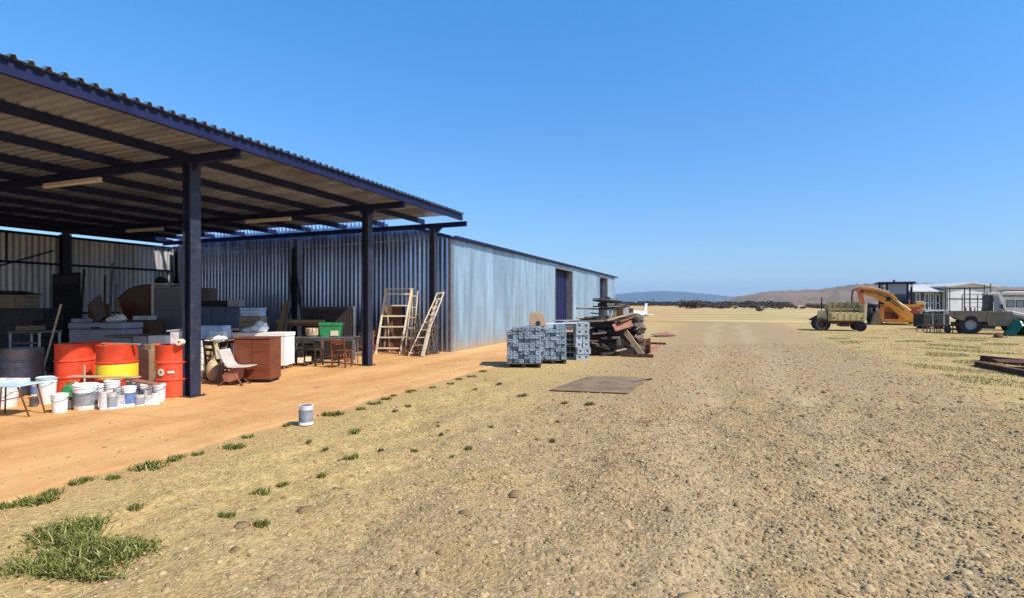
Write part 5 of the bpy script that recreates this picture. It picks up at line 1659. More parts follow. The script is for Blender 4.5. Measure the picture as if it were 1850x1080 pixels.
MB().tube(ctr + ax * -1.9 + lat * -.75, ctr + ax * -1.9 + lat * .75, .04, 6).build('propeller', M['darksteel'], v.t)
for c_ in (ax * -1.2, ax * .3 + lat * .7, ax * .3 - lat * .7):
    p = Vector((0, 0, .21)) + c_
    w = MB().lathe([(.10, -.06), (.21, -.06), (.22, 0), (.21, .06), (.10, .06)], 16, Matrix.Translation(p) @ Matrix.Rotation(R(28), 4, 'Z') @ Matrix.Rotation(R(90), 4, 'Y')).build('wheel', M['black'], v.t, smooth=True)
    MB().tube(p + Vector((0, 0, .1)), p + Vector((0, 0, .4)), .035, 6).build('strut', M['steel'], w)

# ---------------------------------------------------------------- khaki farm trailer
def wheel(par, c, r, w, axis_rz, m='black', rimm='khaki', name='wheel'):
    Mx = Matrix.Translation(c) @ Matrix.Rotation(axis_rz, 4, 'Z') @ Matrix.Rotation(R(90), 4, 'X')
    k = w / 2
    o = MB().lathe([(r * .55, -k * .8), (r * .7, -k), (r * .93, -k * .92), (r, -k * .6), (r * .985, -k * .2), (r, k * .1), (r * .985, k * .4), (r, k * .65), (r * .93, k * .92), (r * .7, k), (r * .55, k * .8), (r * .55, -k * .8)], 30, Mx, cap=False).build(name, M[m], par, smooth=True)
    MB().lathe([(r * .12, -k * .9), (r * .14, -k * .6), (r * .45, -k * .55), (r * .56, -k * .86), (r * .56, -k * .2), (r * .1, -k * .2)], 24, Mx).build('rim', M[rimm], o, smooth=True)
    return o
v = VF('farm_trailer', 'faded khaki drop side trailer with drawbar parked on the right gravel', 'trailer', 1515, ZB(597), base=0, turn=R(-24))
X, Z = v.X, v.Z
fl = Z(578)
MB().box(X(1496), X(1562), -.05, 1.85, fl - .03, fl + .03).build('deck', M['khaki'], v.t, bevel=.01)
mb = MB().box(X(1502), X(1561), -.055, -.01, fl + .031, Z(564)).build('side_board', M['khakilight'], v.t, bevel=.008)
b = MB()
for k in range(6):
    xx = X(1503) + k * (X(1560) - X(1503)) / 5
    b.box(xx - .016, xx + .016, -.066, -.056, fl + .035, Z(565))
b.build('stake', M['khaki'], mb)
mb_side = mb
mb = MB()
for k in range(5):
    z0 = fl + .031 + k * (Z(545) - fl) / 5
    mb.box(X(1501), X(1563), 1.78, 1.83, z0, z0 + (Z(545) - fl) / 5 - .025)
far_s = mb.build('side_board', M['khaki'], v.t)
b = MB()
for p_ in (1501, 1514, 1527, 1540, 1552, 1562):
    b.box(X(p_) - .04, X(p_) + .04, 1.72, 1.779, fl + .031, Z(543) + .02 * (p_ % 3))
b.build('stake', M['khaki'], far_s)
MB().box(X(1496), X(1501), -.04, 1.77, fl + .031, Z(549)).build('headboard', M['khaki'], v.t, bevel=.01)
MB().box(X(1561.5), X(1564), .0, 1.77, fl + .031, Z(549)).build('tailboard', M['khakilight'], v.t, bevel=.008)
MB().box(X(1478), X(1560), .3, .42, fl - .19, fl - .031).box(X(1478), X(1560), 1.35, 1.47, fl - .19, fl - .031).box(X(1478), X(1482), .42, 1.35, fl - .17, fl - .04).box(X(1530), X(1534), .42, 1.35, fl - .17, fl - .04).build('chassis', M['rust'], v.t)
MB().box(X(1518), X(1536), .2, 1.6, fl - .36, fl - .192).build('axle_box', M['darksteel'], v.t, bevel=.02)
MB().prism([(X(1463), Z(577)), (X(1478), Z(569)), (X(1485), Z(572)), (X(1486), Z(580)), (X(1466), Z(579))], .7, 1.0).build('drawbar', M['rust'], v.t, bevel=.01)
MB().prism([(X(1478), Z(575)), (X(1480), Z(561)), (X(1486), Z(558)), (X(1494), Z(565)), (X(1496), Z(577))], .15, .95).build('tool_box', M['khakilight'], v.t, bevel=.03)
MB().tube((X(1488), 1.4, fl), (X(1489), 1.4, Z(538)), .04, 7).build('post', M['darkwood'], v.t)
MB().tube((X(1483), -.05, .38), (X(1483), 1.8, .38), .05, 8).tube((X(1555), -.05, .28), (X(1555), 1.8, .28), .05, 8).build('axle', M['darksteel'], v.t)
for yy in (.02, 1.75):
    wheel(v.t, (X(1483), yy, .385), .385, .24, R(20), rimm='rust')
    wheel(v.t, (X(1555), yy, .30), .30, .2, R(-18), rimm='rust')
wheel(v.t, (X(1489), .42, .385), .385, .22, R(20), rimm='rust')
for p_ in (1506, 1556):
    MB().box(X(p_) - .05, X(p_) + .05, -.09, -.076, Z(575), Z(572)).build('hinge', M['rust'], mb_side)
MB().path([(X(1478), .85, fl - .1), (X(1470), .85, fl - .28), (X(1464), .85, fl - .12)], .02, 6).build('safety_chain', M['darksteel'], v.t)
for p_ in (1483, 1555):
    MB().prism([(X(p_) - .32, fl - .20), (X(p_), fl - .32), (X(p_) + .32, fl - .20), (X(p_), fl - .25)], .12, .18).build('leaf_spring', M['darksteel'], v.t)
MB().box(X(1536), X(1552), .5, 1.3, fl + .031, fl + .42).build('load_box', M['crate'], v.t, bevel=.01)

# ---------------------------------------------------------------- orange digger
v = VF('backhoe_loader', 'orange yellow backhoe digger with navy cab and its arm folded left', 'digger', 1625, ZB(586.3), base=0, turn=R(-27))
X, Z = v.X, v.Z
P = v.P
# rear frame
MB().box(X(1592), X(1668), .0, .35, Z(579), Z(552)).build('rear_frame', M['diggerdeep'], v.t, bevel=.02)
MB().box(X(1590), X(1670), -.06, -.001, Z(581), Z(576)).box(X(1590), X(1670), -.06, -.001, Z(554), Z(549)).box(X(1590), X(1597), -.06, -.001, Z(576), Z(554)).box(X(1662), X(1670), -.06, -.001, Z(576), Z(554)).box(X(1623), X(1628), -.06, -.001, Z(576), Z(554)).build('slide_frame', M['digger'], v.t, bevel=.01)
MB().box(X(1597) + .01, X(1623) - .01, -.012, -.001, Z(575), Z(563)).build('recess', M['rust'], v.t)
MB().box(X(1596), X(1666), .35, 3.9, .55, 1.25).build('chassis', M['diggerdeep'], v.t, bevel=.03)
MB().prism([(X(1600), 1.25), (X(1660), 1.25), (X(1656), 1.9), (X(1604), 1.9)], 2.15, 4.3).build('hood', M['digger'], v.t, bevel=.05)
# boom, dipper, bucket
boom = [P(1551, 520), P(1555, 518), P(1576, 521), P(1599, 528.5), P(1611, 532), P(1615, 537.5), P(1633, 557), P(1648, 569), P(1663, 573), P(1665, 579), P(1655, 582), P(1637, 579), P(1619, 567), P(1605, 553), P(1592, 545), P(1573, 537), P(1558, 532.5), P(1551, 529)]
bo = MB().prism(boom, -.75, -.42).build('boom', M['digger'], v.t, bevel=.03)
MB().prism([P(1570, 520), P(1590, 524.6), P(1604, 529), P(1606, 527.5), P(1590, 523), P(1571, 518.5)], -.70, -.47).build('boom_ram', M['cream'], bo)
di = MB().prism([P(1545, 521), P(1553, 519), P(1557, 531), P(1561, 547), P(1555, 552), P(1549, 538)], -.80, -.37).build('dipper', M['diggerdeep'], v.t, bevel=.02)
MB().bar((X(1537), -.6, Z(546)), (X(1539), -.6, Z(525)), .1, .14, (0, -1, 0)).bar((X(1538), -.6, Z(525)), (X(1547), -.6, Z(522)), .1, .14, (0, -1, 0)).build('linkage', M['rust'], di)
# hoses along the boom, rear lamps, steps and a door handle
hz_ = MB(); hz_.path([(X(1560), -.78, Z(524)), (X(1580), -.80, Z(527)), (X(1600), -.80, Z(534)), (X(1612), -.80, Z(543)), (X(1630), -.80, Z(560))], .035, 6)
hz_.path([(X(1562), -.78, Z(528)), (X(1582), -.79, Z(531)), (X(1601), -.79, Z(539)), (X(1618), -.79, Z(553))], .03, 6)
hz_.build('hose', M['black'], bo)
MB().box(X(1598), X(1606), -.772, -.752, Z(543), Z(537)).build('warning_plate', M['black'], bo)
for p_ in (1598, 1649):
    MB().box(X(p_) - .09, X(p_) + .09, .36, .43, Z(519), Z(515)).build('work_lamp', M['cream'], v.t)
for p_ in (1594, 1666):
    MB().box(X(p_) - .06, X(p_) + .06, -.09, -.061, Z(552.5), Z(550)).build('tail_lamp', M['rust'], v.t)
for yy in (-.82,):
    MB().lathe([(.15, 0), (.15, .05), (.08, .07)], 14, Matrix.Translation((X(1556), yy, Z(526))) @ Matrix.Rotation(R(90), 4, 'X')).build('pivot', M['rust'], bo)
    MB().lathe([(.13, 0), (.13, .05), (.07, .07)], 14, Matrix.Translation((X(1655), -.76, Z(577))) @ Matrix.Rotation(R(90), 4, 'X')).build('pivot', M['rust'], bo)
MB().tube((X(1613), -.58, Z(538)), (X(1630), -.58, Z(551)), .05, 8).build('ram_rod', M['white'], v.t)
MB().tube((X(1628), -.58, Z(549.5)), (X(1642), -.58, Z(560)), .085, 10).build('ram_barrel', M['khakilight'], v.t)
bk = MB().prism([P(1570, 586), P(1586, 585.5), P(1591, 579), P(1587, 568), P(1581, 559), P(1577, 566)], -.9, -.1).build('bucket', M['plate'], v.t, bevel=.02)
mb = MB()
for k in range(4):
    mb.prism([P(1569, 586), P(1573, 585), P(1572, 582)], -.88 + k * .22, -.80 + k * .22)
mb.build('teeth', M['steel'], bk)
MB().prism([P(1560, 575), P(1564, 548), P(1567, 546), P(1566, 576)], .1, .7).build('mudguard', M['cream'], v.t, bevel=.02)
# cab
cb = MB()
c0, c1 = X(1594), X(1651); y0, y1 = .45, 2.1
zb_, zt_ = Z(556), Z(513)
for xx in (c0, c1 - .14):
    for yy in (y0, y1 - .14):
        cb.box(xx, xx + .14, yy, yy + .14, zb_, zt_)
cb.box(c0 + .14, c1 - .14, y0 + .01, y0 + .12, zb_, zb_ + .35)
cb.box(X(1602), X(1606), y0 + .02, y0 + .10, zb_ + .35, zt_)
cb.box(X(1640), X(1644), y0 + .02, y0 + .10, zb_ + .35, zt_)
cb.box(c0 + .14, c1 - .14, y1 - .13, y1 - .02, zb_, zb_ + .45)
cab = MB(); cab.v, cab.f = cb.v, cb.f
cab = cab.build('cab', M['navy'], v.t, bevel=.01)
MB().box(X(1587), X(1656), y0 - .25, y1 + .25, zt_ + .002, zt_ + .15).build('cab_roof', M['navy'], cab, bevel=.05)
MB().tube((X(1620), 1.2, zt_ + .15), (X(1620), 1.2, zt_ + .34), .07, 10).build('beacon', M['navy'], cab, smooth=True)
MB().box(X(1606) + .01, X(1640) - .01, y0 + .05, y0 + .065, Z(532), zt_ - .04).build('pane', M['glasslight'], cab)
MB().box(X(1606) + .01, X(1640) - .01, y0 + .05, y0 + .065, zb_ + .36, Z(532) - .03).build('pane', M['glass'], cab)
MB().box(X(1612), X(1630), 1.0, 1.5, zb_, zb_ + .5).box(X(1613), X(1629), 1.0, 1.14, zb_ + .5, zb_ + 1.0).build('driver_seat', M['black'], cab, bevel=.05)
MB().box(X(1596), X(1668), .36, .9, Z(556), Z(553) + .02).build('deck', M['diggerdeep'], v.t)
MB().box(X(1655), X(1669), .0, .5, Z(549) + .002, Z(543)).build('tank', M['khakilight'], v.t, bevel=.03)
MB().tube((X(1600), 3.2, 1.9), (X(1600), 3.2, 2.9), .05, 8).build('exhaust', M['darksteel'], v.t)
wheel(v.t, (X(1577), .95, .79), .79, .42, R(72), rimm='digger')
wheel(v.t, (X(1664), 1.0, .70), .70, .40, R(90), rimm='digger')
wheel(v.t, (X(1598), 3.6, .5), .5, .32, R(80), rimm='digger')
wheel(v.t, (X(1662), 3.6, .5), .5, .32, R(90), rimm='digger')
for (a_, b_) in ((1594, 1592), (1664, 1667)):
    MB().bar((X(a_), .1, Z(566)), (X(b_), .05, Z(584)), .18, .2, (0, -1, 0)).box(X(b_) - .25, X(b_) + .25, -.15, .25, .02, .10).build('stabiliser', M['rust'], v.t)
MB().box(X(1600), X(1662), .3, .5, .18, .55).build('rear_skirt', M['darksteel'], v.t)
MB().box(X(1598), X(1664), 4.4, 5.2, .2, .9).build('loader_bucket', M['diggerdeep'], v.t, bevel=.04)

# ---------------------------------------------------------------- old khaki truck
v = VF('old_truck', 'old dull khaki pickup truck with cattle rails over its load bed', 'truck', 1770, ZB(603), base=0, turn=R(-32))
X, Z, P = v.X, v.Z, v.P
WD = 1.75
side = [P(1722, 561), P(1783, 561), P(1783, 580), P(1767, 580), P(1765, 573), P(1760, 569), P(1750, 569), P(1745, 572), P(1742, 578), P(1733, 577), P(1722, 570)]
MB().prism(side, 0, .05).build('bed_side', M['truckpaint'], v.t, bevel=.008)
MB().prism(side, WD - .05, WD).build('bed_side', M['truckpaint'], v.t, bevel=.008)
MB().box(X(1722), X(1783), .051, WD - .051, Z(572), Z(570)).box(X(1722), X(1724), .051, WD - .051, Z(570), Z(561)).build('bed_floor', M['truckpaint'], v.t)
# cattle rails
ra = MB()
for yy in (.02, WD - .07):
    for p_ in (1716, 1752.5, 1790):
        w_ = 2.2 if p_ == 1752.5 else 1.6
        ra.box(X(p_ - w_ / 2), X(p_ + w_ / 2), yy, yy + .05, Z(561), Z(518.5 if p_ != 1790 else 513))
    for py in (520.5, 540):
        ra.box(X(1717), X(1789), yy + .012, yy + .036, Z(py + .55), Z(py - .55))
ra.box(X(1716) - .02, X(1716) + .02, .07, WD - .07, Z(521), Z(520)).box(X(1790) - .02, X(1790) + .02, .07, WD - .07, Z(521), Z(520))
ra.build('cattle_rail', M['darksteel'], v.t)
ra = MB()
for p_ in (1739, 1767, 1788):
    ra.box(X(p_) - .02, X(p_) + .02, .10, .14, Z(561), Z(533))
for py in (533, 546, 553.5):
    ra.box(X(1738), X(1788), .105, .13, Z(py + .45), Z(py - .45))
for p_ in (1746, 1755, 1762, 1775, 1781):
    ra.box(X(p_) - .025, X(p_) + .025, .14, .17, Z(561), Z(555))
ra.build('inner_rack', M['rust'], v.t)
# cab
cabp = [P(1784, 561), P(1829, 561), P(1832, 566), P(1829, 580), P(1822, 588), P(1787, 588), P(1784, 580)]
cab = MB().prism(cabp, .0, WD).build('cab_body', M['truckpaint'], v.t, bevel=.02)
d = MB().prism([P(1787, 562), P(1815, 562), P(1815, 580), P(1811, 586), P(1788, 586)], -.014, -.001).build('door', M['truckpaint'], v.t, bevel=.006)
MB().box(X(1790), X(1795), -.04, -.0145, Z(567), Z(566)).build('handle', M['darksteel'], d)
up = MB()
up.box(X(1786), X(1795), .02, WD - .02, Z(561), Z(534))
up.build('cab_back', M['darksteel'], v.t, bevel=.02)
MB().box(X(1785), X(1807), -.01, WD + .01, Z(534) + .002, Z(529.5)).build('cab_roof', M['vanwhite'], v.t, bevel=.04)
for yy in (.02, WD - .09):
    MB().prism([P(1803, 534), P(1807, 534), P(1821, 561), P(1816, 561)], yy, yy + .07).build('windscreen_pillar', M['vanwhite'], v.t, bevel=.01)
MB().prism([P(1796, 560), P(1796, 536), P(1803, 536), P(1814, 560)], .045, .055).build('side_window', M['glasslight'], v.t)
MB().prism([P(1804.5, 534.5), P(1805.3, 534.5), P(1818.3, 560.5), P(1817.5, 560.5)], .09, WD - .09).build('windscreen', M['glass'], v.t)
MB().tube((X(1806), .25, Z(555)), (X(1808), .25, Z(561)), .12, 10).build('steering_box', M['black'], v.t)
MB().prism([P(1816, 560.8), P(1829.5, 560.8), P(1860, 567), P(1884, 570), P(1884, 575), P(1850, 571), P(1830, 566)], .12, WD - .12).build('bonnet', M['vanwhite'], v.t, bevel=.03)
MB().prism([P(1830, 567), P(1850, 572), P(1884, 576), P(1886, 588), P(1858, 588), P(1855, 580), P(1848, 576), P(1838, 575), P(1831, 580)], .0, WD).build('front_wing', M['truckpaint'], v.t, bevel=.02)
MB().box(X(1724), X(1880), .45, .58, Z(589), Z(582)).box(X(1724), X(1880), 1.15, 1.28, Z(589), Z(582)).build('chassis', M['darksteel'], v.t)
MB().box(X(1772), X(1800), .15, .44, Z(593), Z(583)).build('fuel_tank', M['darksteel'], v.t, bevel=.04)
for p_, rr_2 in ((1754.5, .48), (1843, .48)):
    wheel(v.t, (X(p_), .14, rr_2), rr_2, .26, 0, rimm='greychest' if p_ < 1800 else 'truckpaint')
    wheel(v.t, (X(p_), WD - .14, rr_2), rr_2, .26, 0, rimm='truckpaint')
    MB().tube((X(p_), .27, rr_2), (X(p_), WD - .27, rr_2), .06, 8).build('axle', M['darksteel'], v.t)
MB().box(X(1723), X(1726), -.012, -.001, Z(568), Z(564)).build('tail_lamp', M['rust'], v.t)
MB().box(X(1741), X(1743.4), .02, .28, Z(590), Z(578)).build('mud_flap', M['black'], v.t)
MB().tube((X(1812), -.02, Z(556)), (X(1809), -.22, Z(553)), .012, 6).box(X(1807) - .02, X(1810), -.27, -.20, Z(556), Z(549)).build('wing_mirror', M['black'], v.t)
MB().tube((X(1730), .3, Z(586)), (X(1800), .3, Z(588)), .035, 8).build('exhaust_pipe', M['rust'], v.t)
mb = MB()
for p_ in (1732, 1742, 1754, 1766, 1776):
    mb.box(X(p_) - .012, X(p_) + .012, -.010, -.0005, Z(568.5), Z(562))
mb.box(X(1723), X(1782), -.014, -.0005, Z(562), Z(561)).build('bed_ribs', M['truckpaint'], v.t)
MB().box(X(1884), X(1888), .05, WD - .05, Z(590), Z(580)).build('bumper', M['steel'], v.t, bevel=.01)

# white van beyond the truck's bonnet
v = VF('white_van', 'weathered white van half hidden beyond the truck bonnet', 'van', 1830, 32.5, base=0, turn=R(-32))
X, Z, P = v.X, v.Z, v.P
MB().prism([P(1806, 535), P(1809, 529), P(1818, 527), P(1920, 527), P(1926, 532), P(1926, 590), P(1814, 590), P(1814, 560)], 0, 1.7).build('body', M['vanwhite'], v.t, bevel=.05)
MB().box(X(1812), X(1922), -.012, -.001, Z(537.5), Z(533)).build('roof_stripe', M['carton'], v.t)
for (a_, b_) in ((1818, 1833), (1835.5, 1850), (1852.5, 1870), (1873, 1892)):
    f_ = MB().box(X(a_), X(b_), -.014, -.001, Z(554), Z(541)).build('window', M['black'], v.t)
    MB().box(X(a_) + .03, X(b_) - .03, -.024, -.0145, Z(553), Z(542)).build('pane', M['glasslight'], f_)
MB().box(X(1812), X(1920), .1, 1.6, Z(526) + .002, Z(525)).build('roof_rack', M['darkwood'], v.t)
for p_ in (1826, 1905):
    wheel(v.t, (X(p_), .1, .33), .33, .2, 0, rimm='steel')

# green sheet heap at the truck's front wheel
def tarp():
    x, y = G(1846, 606)
    g_ = random.Random(31)
    nx_, ny_ = 22, 16
    vs = []
    for j in range(ny_):
        for i in range(nx_):
            u, w_ = i / (nx_ - 1), j / (ny_ - 1)
            xx = -.62 + 1.9 * u
            yy = -.35 + 1.0 * w_
            ridge_ = max(0, 1 - abs(u - .14) / .14) if u < .14 else max(0, 1 - (u - .14) / .95)
            hh = .86 * ridge_ ** .9 * math.sin(math.pi * min(1, .12 + w_ * .95)) ** .6
            hh += .05 * math.sin(9 * u + 5 * w_) * (ridge_ > .05) + g_.uniform(-.018, .018)
            vs.append((xx + g_.uniform(-.02, .02), yy + g_.uniform(-.02, .02) - hh * .12, max(.012, hh)))
    fs = [(j * nx_ + i, j * nx_ + i + 1, (j + 1) * nx_ + i + 1, (j + 1) * nx_ + i) for j in range(ny_ - 1) for i in range(nx_ - 1)]
    k = len(vs)
    vs += [(p[0], p[1] + .0, -.005) for p in vs]
    o = MB().add(vs[:k], fs).build('green_tarpaulin', M['darkgreen'], None, smooth=True, recalc=False)
    o.location = (x, y, 0); o.rotation_euler = (0, 0, YAW)
    sol = o.modifiers.new('cloth', 'SOLIDIFY'); sol.thickness = .006
    sb = o.modifiers.new('sub', 'SUBSURF'); sb.levels = 1; sb.render_levels = 1
    tag(o, 'glossy dark green tarpaulin heaped against the front of the old truck', 'tarpaulin')
tarp()

# low steel rack and posts left of the truck
v = VF('steel_rack', 'low rusty steel rack on thin legs standing left of the old truck', 'rack', 1712, 30.2, base=0)
X, Z = v.X, v.Z
MB().box(X(1680), X(1742), 0, .04, Z(588), Z(586.6)).box(X(1680), X(1742), 1.0, 1.04, Z(588), Z(586.6)).box(X(1680), X(1681.4), .04, 1.0, Z(588), Z(586.6)).box(X(1740.6), X(1742), .04, 1.0, Z(588), Z(586.6)).box(X(1708), X(1709.4), .04, 1.0, Z(588), Z(586.6)).build('top_frame', M['rust'], v.t)
for p_ in (1681, 1693, 1700, 1714, 1722, 1741):
    for yy in (.0, 1.0):
        MB().box(X(p_) - .018, X(p_) + .018, yy + .002, yy + .038, 0, Z(588) - .001).build('leg', M['rust'], v.t)
v = VF('trestle_table', 'pale topped steel stand between the digger and the old truck', 'stand', 1694, 33.0, base=0)
X, Z = v.X, v.Z
MB().box(X(1672), X(1716), 0, .7, Z(561), Z(558.5)).build('tabletop', M['concretelight'], v.t, bevel=.01)
for p_ in (1692.5, 1713):
    for yy in (.30,):
        MB().box(X(p_) - .025, X(p_) + .025, yy, yy + .05, 0, Z(561) - .001).build('leg', M['steel'], v.t)
# dark machine parts under/behind the stand
v = VF('engine_block', 'black oily engine block standing behind the pale topped stand', 'engine', 1690, 35.0, base=0)
X, Z = v.X, v.Z
MB().box(X(1668), X(1716), .0, .9, .12, Z(566)).build('block', M['black'], v.t, bevel=.04)
MB().box(X(1672), X(1680), -.05, .8, 0, .119).box(X(1704), X(1712), -.05, .8, 0, .119).build('skid', M['darkwood'], v.t)
mb = MB()
for k in range(4):
    mb.tube((X(1674) + k * .4, .2, Z(566)), (X(1674) + k * .4, .2, Z(566) + .16), .09, 10)
mb.build('cylinder_heads', M['darksteel'], v.t)
MB().lathe([(.3, 0), (.3, .06), (.08, .07), (.08, .12)], 20, Matrix.Translation((X(1692), -.001, .55)) @ Matrix.Rotation(R(90), 4, 'X')).build('flywheel', M['black'], v.t, smooth=True)
v = VF('scrap_axle', 'rusty axle with drum ends lying under the left end of the truck bed', 'axle', 1728, 29.8, base=0)
MB().tube((-.35, .2, .22), (.35, .2, .22), .05, 8).build('tube', M['rust'], v.t)
for xx in (-.38, .30):
    MB().lathe([(.2, 0), (.22, .02), (.22, .08), (.1, .1)], 18, Matrix.Translation((xx, .2, .22)) @ Matrix.Rotation(R(90), 4, 'Y')).build('brake_drum', M['darksteel'], v.t, smooth=True)
v = VF('stone', 'rusty brown lump lying in the grass in front of the green tarpaulin', 'lump', 1806, ZB(609.5), base=0)
MB().sphere((0, .1, .10), .2, .14, .14, 8, .2, 10, 7).build('lump_body', M['rust'], v.t)
MB().tube((-.3, .05, .05), (.35, .0, .04), .02, 6).build('loose_rod', M['rust'], v.t)
v.t.name = 'rusty_lump'

# rusty steel beams on the grass at the right edge
def rbeam(label, a, b, w, h, tilt=0):
    p, q_ = Vector(gl(*a)), Vector(gl(*b))
    d = q_ - p; L = d.length; an = math.atan2(d.y, d.x)
    mb = MB()
    mb.box(0, L, -w / 2, w / 2, .004, .018).box(0, L, -w / 2, w / 2, h - .014, h).box(0, L, -.008, .008, .0181, h - .0141)
    o = mb.build('steel_beam', M['rust']); o.location = p; o.rotation_euler = (tilt, 0, an)
    return tag(o, label, 'beam')
rbeam('rusty steel beam lying at the back of the pair on the right grass', (1771, 651), (1905, 665), .16, .16)
rbeam('rusty steel beam lying in front of the pair on the right grass', (1761, 660), (1900, 688), .14, .13)
x, y = G(1840, 664)
t = thing('rusty_sheet', 'wide rusty brown sheet resting across the two beams at the right edge', 'sheet', (x, y, .135), YAW - .55)
mb = MB()
pr = []
for k in range(13):
    pr.append((k * .065, .018 * (k % 2)))
vs = [(-.45 + i * 1.9, -.40 + a_, .03 + b_ + zz) for zz in (0, .004) for i in (0, 1) for a_, b_ in pr]
n_ = 13; fs = []
for o_ in (0, 2 * n_):
    fs += [(o_ + i, o_ + i + 1, o_ + n_ + i + 1, o_ + n_ + i) for i in range(n_ - 1)]
mb.add(vs, fs).build('sheet', M['rust'], t)
MB().tube((-.46, -.42, .03), (1.46, -.42, .03), .016, 6).build('edge_bead', M['rust'], t)
# ---------------------------------------------------------------- weeds, straw, stones
def island_mat(name, a, b, rough=.9, c=None, spec=.2, trans=False):
    q = NT(name)
    g = q.n('ShaderNodeNewGeometry').outputs['Random Per Island']
    col = q.mix(g, a, b)
    if c:
        r_ = q.math('FRACT', q.math('MULTIPLY', g, 17.3))
        col = q.mix(q.ramp(r_, .72, .95), col, c)
    q.l(col, q.b.inputs['Base Color']); q.b.inputs['Roughness'].default_value = rough
    q.b.inputs['Specular IOR Level'].default_value = spec
    return q.m
M['weed'] = island_mat('weed_leaves', (.06, .085, .012), (.20, .205, .04), .75, (.46, .36, .15))
M['straw'] = island_mat('straw_blades', (.34, .235, .10), (.66, .50, .25), .85, (.20, .13, .06))
M['stone'] = island_mat('gravel_stones', (.20, .13, .062), (.44, .30, .145), .95, (.48, .35, .19))
M['clod'] = mat('dark_clods', (.12, .075, .045), .95, 0, .3, 8, .4, 40)

def blades(P, L, wd, lean, curve, g_, absolute=False):
    """P (n,2) roots; 5-vertex curved blades -> verts, faces(quads as 4)"""
    n = len(P)
    az = g_.uniform(0, 2 * np.pi, n)
    dx, dy = np.cos(az), np.sin(az)
    px, py = -dy, dx
    ln = L * g_.uniform(.5, 1.2, n)
    le = lean * g_.uniform(.5, 1.4, n)
    w = wd * g_.uniform(.6, 1.3, n)
    V = np.zeros((n, 6, 3))
    gz = ghgt(P[:, 0], P[:, 1]) if absolute else 0
    for k, t in enumerate((0, .5, 1.0)):
        hr = np.sin(np.minimum(1.45, le)) * ln * (t ** (1 + curve))
        hz = np.cos(np.minimum(1.45, le)) * ln * (t - .25 * curve * t * t)
        ww = w * (1, .8, .12)[k]
        V[:, 2 * k, 0] = P[:, 0] + dx * hr - px * ww; V[:, 2 * k, 1] = P[:, 1] + dy * hr - py * ww
        V[:, 2 * k + 1, 0] = P[:, 0] + dx * hr + px * ww; V[:, 2 * k + 1, 1] = P[:, 1] + dy * hr + py * ww
        V[:, 2 * k, 2] = V[:, 2 * k + 1, 2] = hz - .002 + gz
    o = (np.arange(n) * 6)[:, None]
    Fq = np.concatenate([o + np.array([[0, 1, 3, 2]]), o + np.array([[2, 3, 5, 4]])], 0)
    return V.reshape(-1, 3), Fq

def tuft_proto(seed, n, rad, L):
    g_ = np.random.default_rng(seed)
    k = 5
    C = g_.normal(size=(k, 2)) * rad * .45
    C[:, 0] *= 1.5
    P = C[g_.integers(0, k, n)] + g_.normal(size=(n, 2)) * rad * .28
    V, Fq = blades(P, L, L * .10, .75, .6, g_)
    return V, Fq
tp = []
LT = {'edge': 'small green weed tuft rooted along the sandy edge of the slab', 'gravel': 'small green weed tuft standing alone in the straw and gravel', 'brown': 'small dull brown weed tuft in the pale gravel'}
GTf = 'green weed tufts near the slab'
protos_t = []
for s_ in range(4):
    V, Fq = tuft_proto(50 + s_, 260, .16, .085)
    o = npmesh('weed_tuft', V, Fq, M['weed']); protos_t.append(o)
TL = [(260, 838, 80, 'edge'), (322, 826, 44, 'edge'), (425, 806, 60, 'gravel'), (355, 818, 24, 'edge'), (463, 881, 46, 'gravel'), (513, 866, 30, 'gravel'), (475, 955, 44, 'gravel'), (405, 935, 34, 'gravel'),
      (240, 918, 32, 'gravel'), (645, 779, 34, 'gravel'), (606, 746, 62, 'edge'), (632, 830, 34, 'gravel'), (578, 858, 22, 'gravel'), (745, 704, 30, 'edge'), (700, 718, 30, 'edge'), (674, 726, 30, 'edge'),
      (646, 736, 26, 'edge'), (712, 712, 16, 'edge'), (830, 682, 22, 'edge'), (812, 690, 16, 'edge'), (843, 813, 20, 'gravel'), (818, 828, 14, 'gravel'), (750, 816, 22, 'gravel'), (886, 769, 12, 'gravel'),
      (795, 779, 12, 'brown'), (715, 740, 16, 'brown'), (792, 770, 8, 'brown'), (943, 714, 20, 'brown'), (1060, 728, 26, 'brown'), (1022, 729, 18, 'brown'), (1008, 757, 14, 'brown'), (850, 677, 20, 'edge'), (868, 668, 20, 'edge'),
      (520, 766, 22, 'edge'), (70, 905, 96, 'edge'), (12, 912, 46, 'edge'), (85, 888, 50, 'edge'), (150, 868, 50, 'edge'), (205, 862, 40, 'edge'), (445, 787, 24, 'edge'), (900, 690, 14, 'brown'), (560, 800, 16, 'gravel'),
      (590, 812, 18, 'gravel'), (735, 728, 14, 'brown'), (685, 812, 16, 'brown'), (1000, 790, 18, 'brown'), (860, 700, 12, 'edge'), (780, 697, 14, 'edge')]
M['weedbrown'] = island_mat('dry_weed_leaves', (.10, .075, .03), (.22, .17, .07), .8)
for i, (px, py, w, kind) in enumerate(TL):
    z = ZB(py + 3)
    sc_ = w / F * z / .46
    x, y = G(px, py + 3)
    src = protos_t[i % 4]
    o = src if i < 4 else src.copy()
    if i >= 4: COL.objects.link(o)
    if kind == 'brown':
        o.data = src.data.copy(); o.data.materials[0] = M['weedbrown']
    o.location = (x, y, th if x < -5.5 else float(ghgt(np.array([x]), np.array([y]))[0]) - .003)
    o.rotation_euler = (0, 0, YAW + rnd.uniform(-.4, .4))
    o.scale = (sc_, sc_, min(1.25, .55 + .45 * sc_))
    tag(o, LT[kind], 'weed', {'edge': 'green weed tufts along the slab edge', 'gravel': 'lone green weed tufts in the straw', 'brown': 'dull brown weed tufts in the gravel'}[kind])
